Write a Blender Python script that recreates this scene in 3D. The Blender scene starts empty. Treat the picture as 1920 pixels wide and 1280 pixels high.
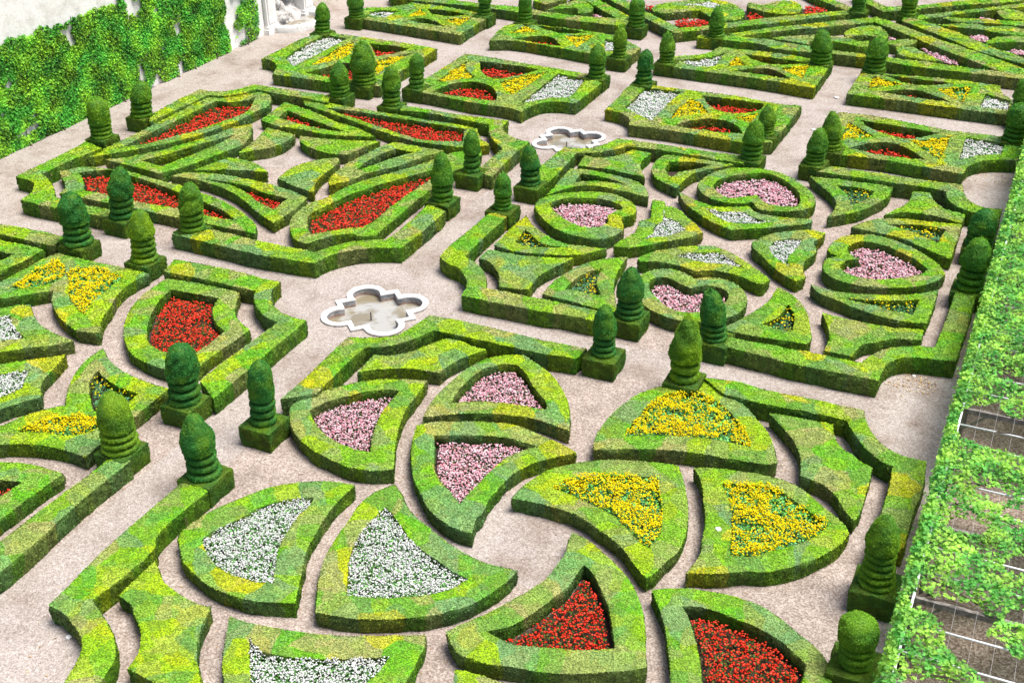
import bpy, bmesh, math
import numpy as np
from mathutils import Vector, Matrix
from mathutils.geometry import delaunay_2d_cdt

# plan outlines in metres (x,y), * marks a sharp corner
HEDGES = [
 (0.65, 'long border hedge ending in a scooped corner at the lower left of the swirl square', "-19.69,21.00* -19.71,17.50 -19.59,16.17 -19.56,15.57* -18.95,15.46 -18.57,15.29 -18.26,15.14 -17.98,14.93 -17.84,14.76 -17.71,14.52 -17.60,14.22 -17.45,13.72 -17.36,13.25 -17.40,12.81* -16.56,13.10* -16.64,13.57 -16.72,14.04 -16.81,14.40 -16.89,14.72 -17.07,15.00 -17.40,15.32 -17.77,15.59 -18.17,15.81 -18.71,16.10* -18.62,18.32 -18.81,18.58 -18.82,20.79*", []),
 (0.50, 'solid four pointed hedge at the bottom left of the swirl square', "-18.38,17.98* -18.04,17.71 -17.70,17.46 -17.27,17.31 -16.83,17.19 -16.43,17.14 -16.08,17.19* -15.89,16.60 -15.67,16.13 -15.42,15.77 -15.07,15.38 -14.78,15.07 -14.38,14.73* -15.11,14.68 -15.78,14.69 -16.55,14.77* -16.60,15.04 -16.70,15.34 -16.88,15.63 -17.13,15.91 -17.55,16.21 -17.87,16.48 -18.37,16.61*", []),
 (0.50, 'leaf shaped hedge round white flowers, outer left of the swirl', "-15.42,22.73* -16.12,22.62 -16.65,22.39 -17.37,21.84 -17.71,21.40 -17.98,20.92 -18.23,20.44 -18.44,19.79 -18.47,19.08 -18.25,18.80 -17.69,18.26 -17.22,18.02 -16.44,17.78 -15.82,17.74 -15.21,17.80 -14.74,17.95 -14.32,18.12* -14.54,18.62 -14.88,19.33 -15.14,19.94 -15.29,20.58 -15.42,21.24 -15.47,21.84", [('w', 'white flower bed in the round leaf hedge nearest the left border', "-16.13,21.84* -16.72,21.51 -17.08,21.10 -17.29,20.79 -17.38,20.44 -17.57,19.99 -17.75,19.55 -17.83,19.16* -17.45,18.81 -16.77,18.44 -16.14,18.34 -15.62,18.38 -15.35,18.45 -15.20,18.52* -15.45,18.97 -15.82,19.70 -16.01,20.44 -16.09,21.13 -16.07,21.42")]),
 (0.50, 'large leaf shaped hedge round white flowers, touching the gravel centre of the swirl', "-14.46,23.22* -14.07,22.90 -13.48,22.34 -12.86,22.00 -12.20,21.70 -11.44,21.41 -10.71,21.28 -10.22,21.33 -9.94,21.35* -9.98,21.04 -10.19,20.34 -10.47,19.75 -10.83,19.34 -11.30,18.96 -11.84,18.64 -12.41,18.37 -13.02,18.17 -13.69,18.05* -13.90,18.44 -14.35,19.29 -14.61,20.07 -14.72,20.77 -14.79,21.40 -14.87,21.95 -14.79,22.65", [('w', 'big white flower bed in the leaf hedge beside the gravel centre', "-14.19,22.25* -13.90,22.09 -13.35,21.67 -12.92,21.33 -12.30,21.03 -11.74,20.83 -11.28,20.65 -10.89,20.61* -11.10,20.15 -11.52,19.70 -12.06,19.35 -12.63,19.07 -13.35,18.84* -13.72,19.57 -13.95,19.96 -14.10,20.40 -14.24,21.16 -14.24,21.70")]),
 (0.50, 'leaf shaped hedge round white flowers cut by the bottom edge of the photo', "-15.48,17.11* -15.07,17.11 -14.76,17.15 -14.09,17.26 -13.44,17.40 -12.84,17.59 -12.27,17.83 -11.57,18.16 -10.96,18.45* -10.80,18.10 -10.75,17.75 -10.69,17.33 -10.66,16.90 -10.62,16.40 -10.68,15.71* -11.86,14.95 -12.94,14.55 -13.34,14.53* -13.87,14.87 -14.28,15.29 -14.57,15.60 -14.88,16.05 -15.20,16.62", [('w', 'white flower bed at the bottom edge, left of the red triangle', "-14.66,16.72* -14.38,16.56 -14.06,16.47 -13.30,16.62 -12.45,16.96 -11.90,17.22 -11.37,17.52* -11.35,17.03 -11.42,16.56 -11.41,16.05* -12.23,15.52 -13.05,15.20 -13.38,15.18* -13.74,15.53 -14.10,15.94")]),
 (0.50, 'rounded leaf hedge with pink flowers beside the path, leftmost pink one of the swirl', "-16.15,28.26* -16.79,28.04 -17.51,27.73 -18.13,27.24 -18.63,26.65 -19.00,26.04 -19.21,25.38 -19.02,24.99 -18.56,24.42 -18.00,23.99 -17.40,23.68 -16.67,23.50 -15.99,23.39 -15.40,23.48 -14.81,23.77* -15.04,24.22 -15.39,24.92 -15.67,25.61 -15.94,26.49 -16.03,27.25", [('p', 'pink flower bed in the leftmost leaf hedge of the swirl', "-16.62,27.44* -17.15,27.26 -17.76,26.70 -18.29,26.10 -18.60,25.41* -18.18,24.97 -17.59,24.55 -16.88,24.27 -16.29,24.17 -15.80,24.24* -15.89,24.41 -16.17,25.02 -16.48,25.94 -16.59,26.68")]),
 (0.50, 'arched leaf hedge with pink flowers at the top of the swirl', "-15.30,26.44* -15.42,26.95 -15.47,27.74 -15.43,28.63 -15.27,29.61 -14.88,30.36 -14.38,30.69 -14.02,30.83* -13.36,30.49 -12.74,30.10 -12.18,29.51 -11.68,28.83 -11.31,28.05 -11.10,27.50* -12.21,27.66 -12.93,27.55 -13.78,27.32 -14.49,26.97", [('p', 'pink flower bed in the arched hedge at the top of the swirl', "-14.90,27.42* -14.99,27.95 -15.00,28.61 -14.90,29.43 -14.58,29.92 -14.16,30.21 -13.99,30.24* -13.50,29.86 -13.02,29.30 -12.61,28.91 -12.31,28.63 -12.09,28.24* -12.40,28.19 -13.19,28.10 -14.07,27.90 -14.57,27.65")]),
 (0.50, 'curved leaf hedge with pink flowers pointing down to the gravel centre', "-15.26,25.95* -15.00,26.24 -14.31,26.62 -13.58,26.90 -12.74,27.12 -12.40,27.12 -11.83,26.99 -11.22,26.82 -10.81,26.71 -10.50,26.57* -10.94,26.16 -11.29,25.76 -11.55,25.34 -11.72,24.91 -11.79,24.20 -11.81,23.58 -11.72,23.06 -11.76,22.79 -11.60,22.18* -11.98,22.18 -12.47,22.30 -13.07,22.62 -13.58,23.12 -14.03,23.57 -14.39,24.09 -14.84,24.87 -15.05,25.36", [('p', 'pink flower bed in the curved leaf hedge above the gravel centre', "-14.57,25.72* -13.99,25.99 -13.28,26.27 -12.45,26.49 -12.01,26.44 -11.56,26.42* -11.86,26.11 -12.09,25.72 -12.18,25.54 -12.30,24.94 -12.37,24.24 -12.42,23.69 -12.43,23.15* -12.94,23.53 -13.49,23.95 -13.76,24.23 -14.10,24.84")]),
 (0.50, 'leaf hedge with yellow flowers wrapping the right of the gravel centre', "-11.28,23.95* -11.26,24.33 -11.12,24.92 -10.86,25.50 -10.41,26.04 -9.79,26.49 -9.11,26.79 -8.40,26.99 -7.69,27.13* -7.45,26.73 -7.18,26.19 -6.95,25.65 -6.78,25.17 -6.61,24.52 -6.55,23.79 -6.59,23.49 -6.71,23.11 -6.80,22.68 -6.94,22.36* -7.32,22.67 -7.75,23.09 -8.20,23.41 -8.83,23.72 -9.37,23.97 -10.04,24.04 -10.54,24.04", [('y', 'yellow flower bed in the leaf hedge right of the gravel centre', "-10.46,24.75* -10.27,25.23 -9.84,25.61 -9.20,25.96 -8.52,26.23 -8.01,26.42* -7.82,25.91 -7.58,25.38 -7.40,24.96 -7.25,24.42 -7.19,23.91 -7.25,23.46* -7.49,23.55 -7.85,23.86 -8.24,24.10 -8.56,24.38 -9.02,24.49 -9.65,24.66 -10.15,24.75")]),
 (0.53, 'dome shaped leaf hedge with yellow flowers below the yellow tipped topiary', "-10.09,26.89* -10.23,27.28 -10.29,27.77 -10.27,28.69 -10.11,29.50 -9.83,30.27 -9.40,30.87 -8.82,31.18 -8.40,31.60 -7.92,31.81 -7.40,31.17 -6.84,30.81 -6.22,30.15 -5.83,29.68 -5.51,29.06 -5.21,28.35* -5.43,28.17 -6.23,28.03 -6.78,27.95 -7.34,27.90 -8.07,27.74 -8.78,27.51 -9.46,27.20", [('y', 'widest yellow flower bed, in the dome shaped leaf hedge', "-9.52,27.85* -9.56,28.23 -9.53,28.70 -9.45,29.43 -9.28,30.14 -9.01,30.59 -8.48,30.90 -7.91,30.82 -7.31,30.45 -6.74,29.85 -6.38,29.41 -6.07,28.74* -6.82,28.77 -7.56,28.63 -8.47,28.34 -9.16,28.04")]),
 (0.50, 'rounded leaf hedge with yellow flowers at the right of the swirl', "-7.26,27.19* -6.62,27.43 -5.91,27.58 -5.30,27.64 -4.81,27.62 -4.33,27.44 -3.90,27.12 -3.48,26.78 -3.19,26.57 -2.97,26.36 -2.79,26.06* -2.86,25.65 -3.04,25.21 -3.36,24.70 -3.75,24.25 -4.07,23.95 -4.29,23.78 -4.80,23.57 -5.38,23.23 -6.10,22.93* -6.03,23.35 -6.00,23.70 -6.12,24.33 -6.22,24.87 -6.38,25.41 -6.55,25.83 -6.75,26.38 -7.00,26.86", [('y', 'yellow flower bed in the rightmost leaf hedge of the swirl', "-6.35,26.82* -5.93,26.97 -5.17,27.17 -4.79,27.11 -4.37,26.85 -3.96,26.60 -3.67,26.42 -3.32,26.24* -3.55,25.58 -3.94,25.06 -4.31,24.64 -4.48,24.50 -4.66,24.28 -4.95,24.11 -5.31,23.99* -5.44,24.63 -5.59,25.15 -5.76,25.68 -5.82,25.84 -6.08,26.35")]),
 (0.50, 'leaf hedge round a triangle of red flowers at the bottom centre', "-9.26,23.24* -8.82,23.14 -8.35,22.88 -7.79,22.52 -7.35,22.17 -6.93,21.68 -6.63,21.20 -6.42,20.76 -6.19,20.15 -5.95,19.51* -6.34,19.25 -6.87,18.97 -7.53,18.62 -8.09,18.43 -8.70,18.34 -9.26,18.19 -9.56,18.19 -9.94,18.20 -10.24,18.40 -10.55,18.72* -10.23,19.26 -9.92,19.70 -9.74,20.07 -9.61,20.31 -9.37,20.80 -9.17,21.31 -9.12,21.85 -9.11,22.44 -9.20,22.91", [('r', 'red flower triangle at the bottom centre with bare soil round it', "-8.52,22.22* -8.55,21.75 -8.56,21.37 -8.71,20.89 -8.86,20.42 -9.07,19.90 -9.25,19.53 -9.72,19.11* -9.32,19.02 -9.00,18.99 -8.69,19.04 -8.11,19.23 -7.53,19.41 -6.79,19.79* -7.00,20.26 -7.21,20.65 -7.43,21.05 -7.66,21.35 -8.00,21.78 -8.27,22.06")]),
 (0.50, 'leaf hedge with red flowers at the bottom right of the swirl', "-6.68,22.01* -6.25,22.26 -5.81,22.43 -5.34,22.54 -4.86,22.59 -4.36,22.56 -3.95,22.46 -3.48,22.21 -3.03,21.92 -2.68,21.71 -2.41,21.46 -2.22,21.14 -2.08,20.72 -1.96,20.18 -1.92,19.46* -4.02,18.13* -4.76,18.19 -5.13,18.77 -5.30,19.28 -5.47,19.78 -5.72,20.36 -5.95,20.87 -6.34,21.53", [('r', 'red flower bed at the bottom right edge of the photo', "-5.83,21.78* -5.48,21.91 -4.99,21.93 -4.49,21.86 -4.00,21.78 -3.75,21.70 -3.41,21.57 -3.04,21.31 -2.72,21.09* -2.69,20.79 -2.68,20.41 -2.61,19.89 -2.81,19.39* -3.52,18.91 -4.36,18.78* -4.55,19.19 -4.67,19.56 -4.86,20.06 -5.08,20.54 -5.32,21.00 -5.60,21.46")]),
 (0.50, 'small hedge tip just entering at the bottom centre edge', "-9.83,17.76* -9.51,17.81 -9.02,17.83 -8.52,17.81 -7.81,17.65* -9.42,16.86* -9.67,17.34", []),
 (0.50, 'solid four pointed hedge at the top of the swirl square', "-18.44,28.95* -17.97,29.11 -17.58,29.46 -17.29,29.91 -17.03,30.49 -16.81,30.85* -16.32,30.85 -15.80,30.70 -15.29,30.67* -15.72,29.95 -15.94,29.37 -16.02,28.83* -16.78,28.71 -17.39,28.52 -17.94,28.22 -18.36,27.82* -18.40,28.43", []),
 (0.50, 'solid four pointed hedge at the right side of the swirl square', "-6.05,30.70* -5.16,30.78 -4.22,30.84* -4.12,30.44 -3.76,29.80 -3.45,29.58 -3.11,29.32 -2.78,29.15* -2.74,28.53 -2.71,27.71 -2.70,27.03 -2.77,26.63* -3.01,26.89 -3.51,27.61 -3.90,27.89 -4.49,28.02* -4.62,28.65 -4.77,29.07 -5.13,29.70 -5.61,30.24", []),
 (0.65, 'upper left border hedge of the swirl square with a scooped corner at the fountain', "-19.57,25.37* -19.57,26.95 -19.66,28.98 -19.66,29.40* -19.01,29.65 -18.45,29.97 -18.18,30.38 -18.03,31.02 -17.93,31.77* -16.92,31.85 -15.52,31.82 -14.88,31.79 -13.45,31.76 -12.27,31.81* -12.35,31.10* -13.35,30.98 -14.50,30.96 -15.54,30.95 -16.51,30.96 -17.33,30.94* -17.51,30.43 -17.72,30.00 -18.21,29.39 -18.82,29.08* -18.85,28.14 -18.81,27.28 -18.78,26.08*", []),
 (0.65, 'right border hedge of the swirl square with a scooped corner by the pergola', "-8.34,31.65* -7.29,31.79 -6.36,31.69 -4.96,31.74 -3.51,31.71* -3.36,31.20 -3.08,30.65 -2.71,30.21 -2.29,29.93 -1.88,29.83 -1.46,29.80* -1.37,28.59 -1.42,27.38 -1.41,25.87* -2.22,25.51* -2.17,27.05 -2.18,28.30 -2.25,29.25* -2.52,29.35 -2.81,29.56 -3.16,29.90 -3.58,30.51 -3.88,31.04* -4.30,31.02 -4.99,30.99 -6.17,30.94 -7.30,30.96 -7.57,31.01*", []),
 (0.65, 'left border hedge of the heart square curling round the large fountain', "-19.70,40.26* -19.70,38.37 -19.75,36.69 -19.67,35.87* -19.14,35.50 -18.71,35.39 -18.16,34.88 -17.75,34.27 -17.63,33.83 -17.59,33.49* -16.76,33.46 -15.67,33.51 -14.69,33.52 -13.76,33.62 -12.68,33.63* -12.59,34.33* -14.06,34.36 -14.89,34.34 -16.05,34.33 -17.04,34.30* -17.38,34.99 -17.84,35.59 -18.30,35.98 -18.84,36.22* -18.90,38.06 -18.91,40.18*", []),
 (0.50, 'solid four pointed hedge at the left corner of the heart square', "-18.40,37.36* -17.44,37.34 -16.43,37.50 -15.23,37.94* -15.62,36.87 -15.81,36.10 -15.78,35.43 -15.72,35.00* -16.30,34.88 -16.76,34.81* -17.11,35.54 -17.58,36.14 -18.01,36.49 -18.40,36.56*", []),
 (0.50, 'curved triangular hedge left of the left pink heart', "-18.37,40.71* -17.83,40.05 -17.20,39.53 -16.45,39.07 -15.80,38.95 -15.14,39.03 -14.42,39.19* -14.78,38.66 -15.38,38.17 -16.32,37.86 -17.04,37.67 -17.57,37.63 -18.39,37.80* -18.39,38.56 -18.41,39.47", [('y2', 'sparse yellow flowers in the triangular hedge left of the left heart', "-17.89,39.56* -17.43,39.17 -16.82,38.66 -16.26,38.62 -15.72,38.73* -16.53,38.35 -17.28,38.21 -17.79,38.35*")]),
 (0.52, 'heart shaped hedge with pink flowers, leftmost heart', "-18.45,41.82 -18.46,42.54 -18.04,43.09 -17.43,43.60 -16.74,43.94 -16.07,44.03 -15.42,43.83 -14.92,43.47 -14.57,42.90 -14.50,42.45 -14.66,42.20 -14.87,41.95* -14.57,41.40 -14.40,40.87 -14.61,40.17 -15.00,39.78 -15.74,39.72 -16.67,39.97 -17.48,40.56 -18.05,41.14", [('p', 'pink flower bed inside the leftmost heart hedge', "-17.97,42.17 -17.58,42.84 -16.91,43.20 -16.17,43.37 -15.53,43.21 -15.11,42.82 -15.28,42.39 -15.39,41.93* -15.17,41.34 -15.27,40.90 -15.65,40.60 -16.29,40.66 -16.95,41.06 -17.59,41.62")]),
 (0.50, 'curved hedge arching over the leftmost heart', "-18.42,42.94* -18.62,45.93* -17.70,46.08 -16.68,45.95 -15.78,45.78 -15.30,45.51 -14.87,45.01 -14.56,44.33* -15.30,44.45 -16.22,44.59 -17.37,44.48 -18.00,43.84", [('s', 'dark soil slot in the hedge arching over the leftmost heart', "-17.99,45.58* -17.22,45.64 -16.37,45.45 -15.81,45.22* -16.73,45.14 -17.27,44.99 -17.91,44.56*")]),
 (0.50, 'solid four pointed hedge at the top left of the heart square', "-18.59,47.47* -17.77,47.53 -17.24,48.10 -16.89,48.93* -16.01,48.90* -16.09,47.90 -15.88,47.09 -15.37,46.19* -16.29,46.35 -17.23,46.44 -17.58,46.40 -18.42,46.34*", []),
 (0.50, 'curved triangular hedge left of the upper pink heart', "-15.38,48.93* -14.26,49.23 -13.09,49.34 -12.04,49.17* -12.61,48.71 -13.13,48.09 -13.59,47.49 -13.76,46.55 -13.79,45.62* -14.39,45.98 -14.93,46.37 -15.32,47.00 -15.47,47.59 -15.53,48.39", [('s', 'dark soil slot in the triangular hedge left of the upper heart', "-14.98,48.29* -14.06,48.60 -13.23,48.62* -13.65,47.87 -14.19,47.32 -14.34,46.62* -14.83,47.29")]),
 (0.52, 'heart shaped hedge with pink flowers, uppermost heart', "-13.04,46.19 -13.08,46.95 -12.83,47.84 -12.41,48.42 -11.77,48.81 -11.06,48.99 -10.47,48.92 -9.68,48.47 -8.96,47.77 -8.42,46.96 -8.22,46.25 -8.37,45.69 -8.89,45.19 -9.46,44.94 -10.03,44.84 -10.55,45.47* -11.02,45.10 -11.76,45.03 -12.48,45.38", [('p', 'pink flower bed inside the uppermost heart hedge', "-12.44,46.37 -12.44,47.14 -12.00,47.80 -11.35,48.34 -10.73,48.60 -10.02,48.24 -9.34,47.53 -8.91,46.75 -8.78,46.08 -8.89,45.64 -9.39,45.51 -9.93,45.52 -10.57,46.16* -11.04,45.77 -11.46,45.52 -11.98,45.74")]),
 (0.50, 'shield shaped hedge with white flowers below the uppermost heart', "-13.60,45.33* -13.03,44.98 -12.36,44.61 -11.81,44.45 -11.32,44.62 -10.56,45.02* -10.16,44.56 -9.76,44.45 -9.14,44.51 -8.00,44.79* -7.97,44.56 -8.71,43.82 -9.36,43.34 -9.90,43.01 -10.58,42.62* -11.36,42.95 -12.06,43.47 -12.99,44.34", [('w', 'white flowers in the shield shaped hedge below the uppermost heart', "-12.17,44.19* -11.50,44.12 -10.80,44.35 -10.52,44.40* -10.19,44.06 -9.62,43.93 -9.22,44.00* -9.80,43.59 -10.40,43.29 -11.02,43.23* -11.58,43.67")]),
 (0.50, 'broken leaf hedge with white flowers between the hearts, partly gapped', "-14.33,44.20* -13.82,44.13 -13.65,43.74* -13.19,43.75 -12.64,43.22 -11.99,42.55 -11.54,41.95* -12.00,41.23 -12.60,40.66 -13.18,40.03 -13.80,39.56 -14.23,39.52* -14.08,40.34 -13.87,40.95* -14.10,42.02* -13.77,42.44*", [('w', 'white flowers in the gapped leaf hedge at the centre of the hearts', "-13.60,43.44* -13.23,42.69 -12.82,42.60 -12.22,41.92* -12.63,41.22 -13.16,40.74 -13.48,40.45* -13.23,41.10 -13.42,41.67 -13.29,42.40*")]),
 (0.50, 'leaf hedge with white flowers above the lowest heart', "-13.03,38.81* -12.81,39.45 -12.36,39.95 -11.85,40.44 -11.32,40.74 -10.70,40.91 -10.06,40.63 -9.37,40.14 -8.74,39.60 -8.21,39.09* -8.38,38.62 -9.29,38.96 -10.18,38.98 -10.79,38.69* -11.50,38.88 -12.26,38.90 -12.91,38.68", [('w', 'white flowers in the leaf hedge above the lowest heart', "-11.93,39.58* -11.37,40.07 -10.57,40.47* -10.04,40.21 -9.16,39.53* -9.97,39.63 -10.67,39.47 -11.31,39.55")]),
 (0.50, 'upright leaf hedge with white flowers left of the rightmost heart', "-9.58,41.82* -9.20,42.69 -8.58,43.28 -7.92,43.76 -7.25,43.72* -7.30,43.25 -7.49,42.78* -7.20,41.92 -7.41,41.11 -7.31,40.33 -7.09,39.74* -7.33,39.35* -7.90,39.73 -8.48,40.29 -8.91,40.82 -9.40,41.34", [('w', 'white flowers in the upright leaf hedge beside the rightmost heart', "-8.90,41.74* -8.79,42.29 -8.42,42.64 -7.91,42.83* -7.91,41.98 -8.02,41.20 -7.93,40.65 -7.74,40.35* -8.29,40.73 -8.78,41.36")]),
 (0.50, 'triangular hedge with yellow flowers right of the uppermost heart', "-9.05,49.02* -8.05,49.16 -7.23,49.17 -6.42,49.21 -5.68,49.14* -5.69,48.17 -6.04,47.16 -6.41,46.36 -6.82,45.84 -7.47,45.22* -7.38,46.02 -7.48,46.83 -7.79,47.43 -8.40,48.21", [('y2', 'small yellow flower patch right of the uppermost heart', "-7.83,48.53* -7.11,48.61 -6.26,48.52* -6.43,47.57 -6.88,46.63* -7.25,47.66")]),
 (0.50, 'solid four pointed hedge at the top right of the heart square', "-4.84,49.05* -4.20,49.17* -3.90,48.35 -3.41,47.78 -2.62,47.56* -2.64,46.68* -3.44,46.94 -4.21,46.98 -4.89,46.80 -5.49,46.27* -5.18,47.03 -4.86,47.87", []),
 (0.50, 'curved hedge with yellow flowers above the rightmost heart', "-6.43,44.63* -6.18,45.16 -5.54,45.84 -4.83,46.14 -3.85,46.29 -2.62,46.53* -2.61,45.13 -2.60,43.31* -3.21,43.60 -3.99,44.03 -4.79,44.45 -5.55,44.51", [('y2', 'yellow flowers in the curved hedge above the rightmost heart', "-5.25,45.36* -4.51,45.74 -3.78,45.85 -3.11,45.81* -3.17,45.01 -3.21,44.43* -3.72,44.78 -4.41,45.13")]),
 (0.52, 'heart shaped hedge with pink flowers, rightmost heart', "-6.36,41.89* -6.76,42.12 -6.82,42.77 -6.68,43.40 -6.24,43.91 -5.68,44.15 -4.98,44.09 -4.19,43.72 -3.49,43.22 -2.93,42.63 -2.61,41.91* -2.86,41.18 -3.45,40.54 -4.28,40.08 -5.15,39.86 -5.91,39.93 -6.46,40.31 -6.71,40.83 -6.71,41.48", [('p', 'pink flower bed inside the rightmost heart hedge', "-5.65,41.94* -6.06,42.30 -6.22,42.85 -5.85,43.44 -5.12,43.50 -4.33,43.11 -3.62,42.57 -3.20,42.05* -3.38,41.61 -3.98,41.03 -4.60,40.60 -5.27,40.48 -5.76,40.61 -6.13,41.02 -5.99,41.70")]),
 (0.50, 'curved hedge with yellow flowers below the rightmost heart', "-6.80,39.31* -6.16,39.14 -5.47,39.17 -4.60,39.38 -3.76,39.75 -3.16,40.17 -2.66,40.60* -2.64,39.39 -2.66,38.05* -3.46,37.90 -4.12,37.94 -5.06,38.24 -5.80,38.55 -6.41,38.82", [('y2', 'yellow flowers in the curved hedge below the rightmost heart', "-5.53,38.77* -4.75,38.95 -3.91,39.26 -3.13,39.70* -3.16,38.50* -3.77,38.49 -4.46,38.60 -5.13,38.63")]),
 (0.50, 'triangular hedge with yellow flowers at the bottom centre of the heart square', "-7.80,38.66* -7.27,38.34 -6.84,37.89 -6.46,37.23 -6.19,36.44 -5.91,35.32 -5.97,35.18* -6.57,35.11 -7.21,35.04 -7.96,35.00 -8.75,35.02* -8.27,36.14 -8.01,36.86 -7.84,37.46", [('y2', 'yellow flowers in the triangular hedge below the upright white leaf', "-7.16,37.59* -6.78,36.88 -6.58,35.84* -7.04,35.76 -7.68,35.82* -7.31,36.46")]),
 (0.50, 'solid four pointed hedge at the bottom right of the heart square', "-5.97,37.44* -5.32,37.32 -4.65,37.31 -3.79,37.34 -2.70,37.61* -2.65,36.87* -3.45,36.62 -3.93,36.18 -4.29,35.88 -4.45,35.40 -4.49,34.97* -5.37,34.95* -5.36,35.56 -5.41,36.01 -5.64,36.68", []),
 (0.52, 'heart shaped hedge with pink flowers, lowest heart behind the topiaries', "-10.63,38.04* -10.24,38.34 -9.72,38.43 -9.19,38.24 -8.75,37.77 -8.49,37.13 -8.49,36.41 -8.84,35.70 -9.46,35.19 -10.22,34.96 -11.09,35.18 -11.84,35.69 -12.30,36.56 -12.48,37.49 -12.20,38.12 -11.75,38.41 -11.24,38.39", [('p', 'pink flower bed inside the lowest heart hedge', "-10.53,37.33* -10.14,37.71 -9.73,37.78 -9.34,37.62 -9.14,37.17 -9.20,36.62 -9.60,35.93 -10.18,35.56 -10.66,35.58 -11.29,36.03 -11.77,36.58 -12.04,37.23 -11.93,37.61 -11.48,37.75 -11.00,37.51")]),
 (0.50, 'curved triangular hedge with yellow flowers left of the lowest heart', "-13.44,38.81* -14.13,38.34 -14.63,37.76 -14.92,37.05 -15.12,36.28 -15.18,35.47 -15.15,34.92* -14.26,34.84 -13.02,34.70 -12.31,34.72* -12.75,35.65 -13.07,36.38 -13.35,37.50", [('y2', 'yellow flowers in the triangular hedge left of the lowest heart', "-13.96,37.64* -14.36,37.07 -14.56,36.30 -14.58,35.62* -14.08,35.62 -13.37,35.60 -13.23,35.64* -13.67,36.35 -13.85,36.94")]),
 (0.65, 'lower right border hedge of the heart square with a scooped corner', "-8.62,33.72* -7.82,33.66 -6.86,33.60 -5.99,33.51 -5.16,33.53 -3.43,33.56* -3.43,34.02 -3.37,34.57 -3.16,35.05 -2.66,35.42 -2.07,35.54 -1.44,35.65* -1.43,36.98 -1.40,38.23 -1.41,40.40* -2.07,40.49* -2.12,37.05 -2.17,36.27* -2.65,36.15 -3.14,35.89 -3.65,35.47 -3.96,34.88 -4.11,34.42* -5.27,34.42 -7.05,34.36 -8.44,34.30*", []),
 (0.65, 'upper left border hedge of the heart square with a scooped corner at the far fountain', "-19.67,43.81* -19.75,45.38 -19.68,47.81* -19.08,47.82 -18.54,48.22 -18.14,48.81 -17.84,49.69* -16.28,49.74 -14.12,49.73 -11.99,49.78* -11.89,48.99* -13.30,49.01 -14.81,49.05 -16.05,49.09 -17.18,48.97* -17.57,48.31 -18.12,47.77 -18.93,47.36* -18.78,44.98 -18.81,43.08*", []),
 (0.65, 'upper right border hedge of the heart square with a scooped corner by the pergola', "-8.38,50.10* -6.59,50.02 -4.96,50.02 -3.90,50.07 -3.08,50.09* -2.95,49.40 -2.69,48.71 -2.34,48.29 -1.87,48.14 -1.38,48.25* -1.34,45.08* -1.88,44.84* -2.12,47.48* -2.55,47.54 -2.98,47.81 -3.41,48.40 -3.61,49.24* -4.85,49.31 -5.75,49.26 -7.00,49.31 -8.54,49.28 -8.82,49.28*", []),
 (0.65, 'left border hedge of the fan square with a scooped corner toward the ivy wall', "-39.91,39.97* -39.78,39.13 -39.75,37.75 -39.83,36.22 -39.80,35.56* -38.66,35.37 -38.22,34.94 -37.91,34.46 -37.77,33.71* -36.69,33.66 -35.37,33.72 -33.21,33.81* -33.33,34.42* -34.97,34.35 -36.72,34.52* -37.42,35.20 -38.19,35.81 -38.98,36.18* -38.93,37.68 -38.67,39.60*", []),
 (0.65, 'lower right border hedge of the fan square with a scooped corner at the large fountain', "-30.01,33.54* -28.02,33.46 -26.02,33.36 -24.90,33.44 -23.60,33.56* -23.46,34.24 -23.12,34.81 -22.66,35.28 -22.11,35.62 -21.33,35.91* -21.29,37.56 -21.35,39.56* -22.29,39.86* -22.15,37.85 -22.19,36.27* -22.97,35.91 -23.45,35.54 -23.80,34.98 -24.12,34.37* -25.51,34.34 -26.70,34.34 -28.52,34.47 -29.49,34.51*", []),
 (0.65, 'upper right border hedge of the fan square curling beside the far fountain', "-29.07,49.85* -27.56,49.76 -25.34,49.72 -23.37,49.82* -23.30,49.08 -22.95,48.47 -22.33,48.00 -21.84,47.79 -21.36,47.74* -21.35,45.86 -21.18,43.49* -22.04,43.60* -22.11,46.54* -22.80,47.17 -23.43,47.99 -23.97,49.05* -25.78,49.20 -27.34,49.34 -28.75,49.15*", []),
 (0.65, 'upper left border hedge of the fan square nearest the ivy wall', "-39.45,43.78* -39.60,45.87 -39.60,48.00* -38.63,48.01 -37.84,48.71 -37.40,49.70 -37.38,49.67* -34.98,49.68 -32.97,49.70* -32.57,48.80* -34.49,48.92 -36.02,48.98 -36.92,49.01 -37.33,48.22 -37.88,47.66 -38.66,47.40* -38.80,44.85 -38.85,43.23*", []),
 (0.50, 'large wing shaped hedge with red flowers at the top left of the fan square', "-38.73,38.76* -38.73,40.89 -38.67,43.66 -38.73,45.76 -38.77,47.61* -37.86,47.82 -37.30,48.38 -36.98,49.06 -36.48,49.16 -35.70,48.50 -35.16,47.46* -35.31,46.67 -35.31,45.36 -35.67,43.76 -36.12,42.35 -36.76,41.26 -37.85,39.83", [('r', 'red flower strip in the wing shaped hedge nearest the ivy wall', "-38.23,40.29* -38.16,42.05 -38.08,43.90 -38.06,45.93 -38.02,47.21* -37.29,47.24 -36.68,47.84 -36.60,48.52* -35.67,46.41 -35.90,45.11 -36.30,43.59 -36.97,42.00 -37.61,40.91")]),
 (0.50, 'narrow hedge fan with a bare slot left of the gravel centre', "-37.83,38.84* -36.95,39.65 -36.05,41.30 -35.24,43.18 -34.89,44.66 -34.44,45.04* -33.70,43.93 -33.34,42.80 -33.60,41.45 -33.96,40.02 -34.29,39.05 -34.69,38.48* -36.20,38.74", [('s', 'bare soil slot in the narrow fan left of the gravel centre', "-36.33,39.35* -35.63,40.77 -35.13,42.04 -34.38,43.74* -34.42,42.07 -34.73,40.54 -35.04,39.23*")]),
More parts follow.
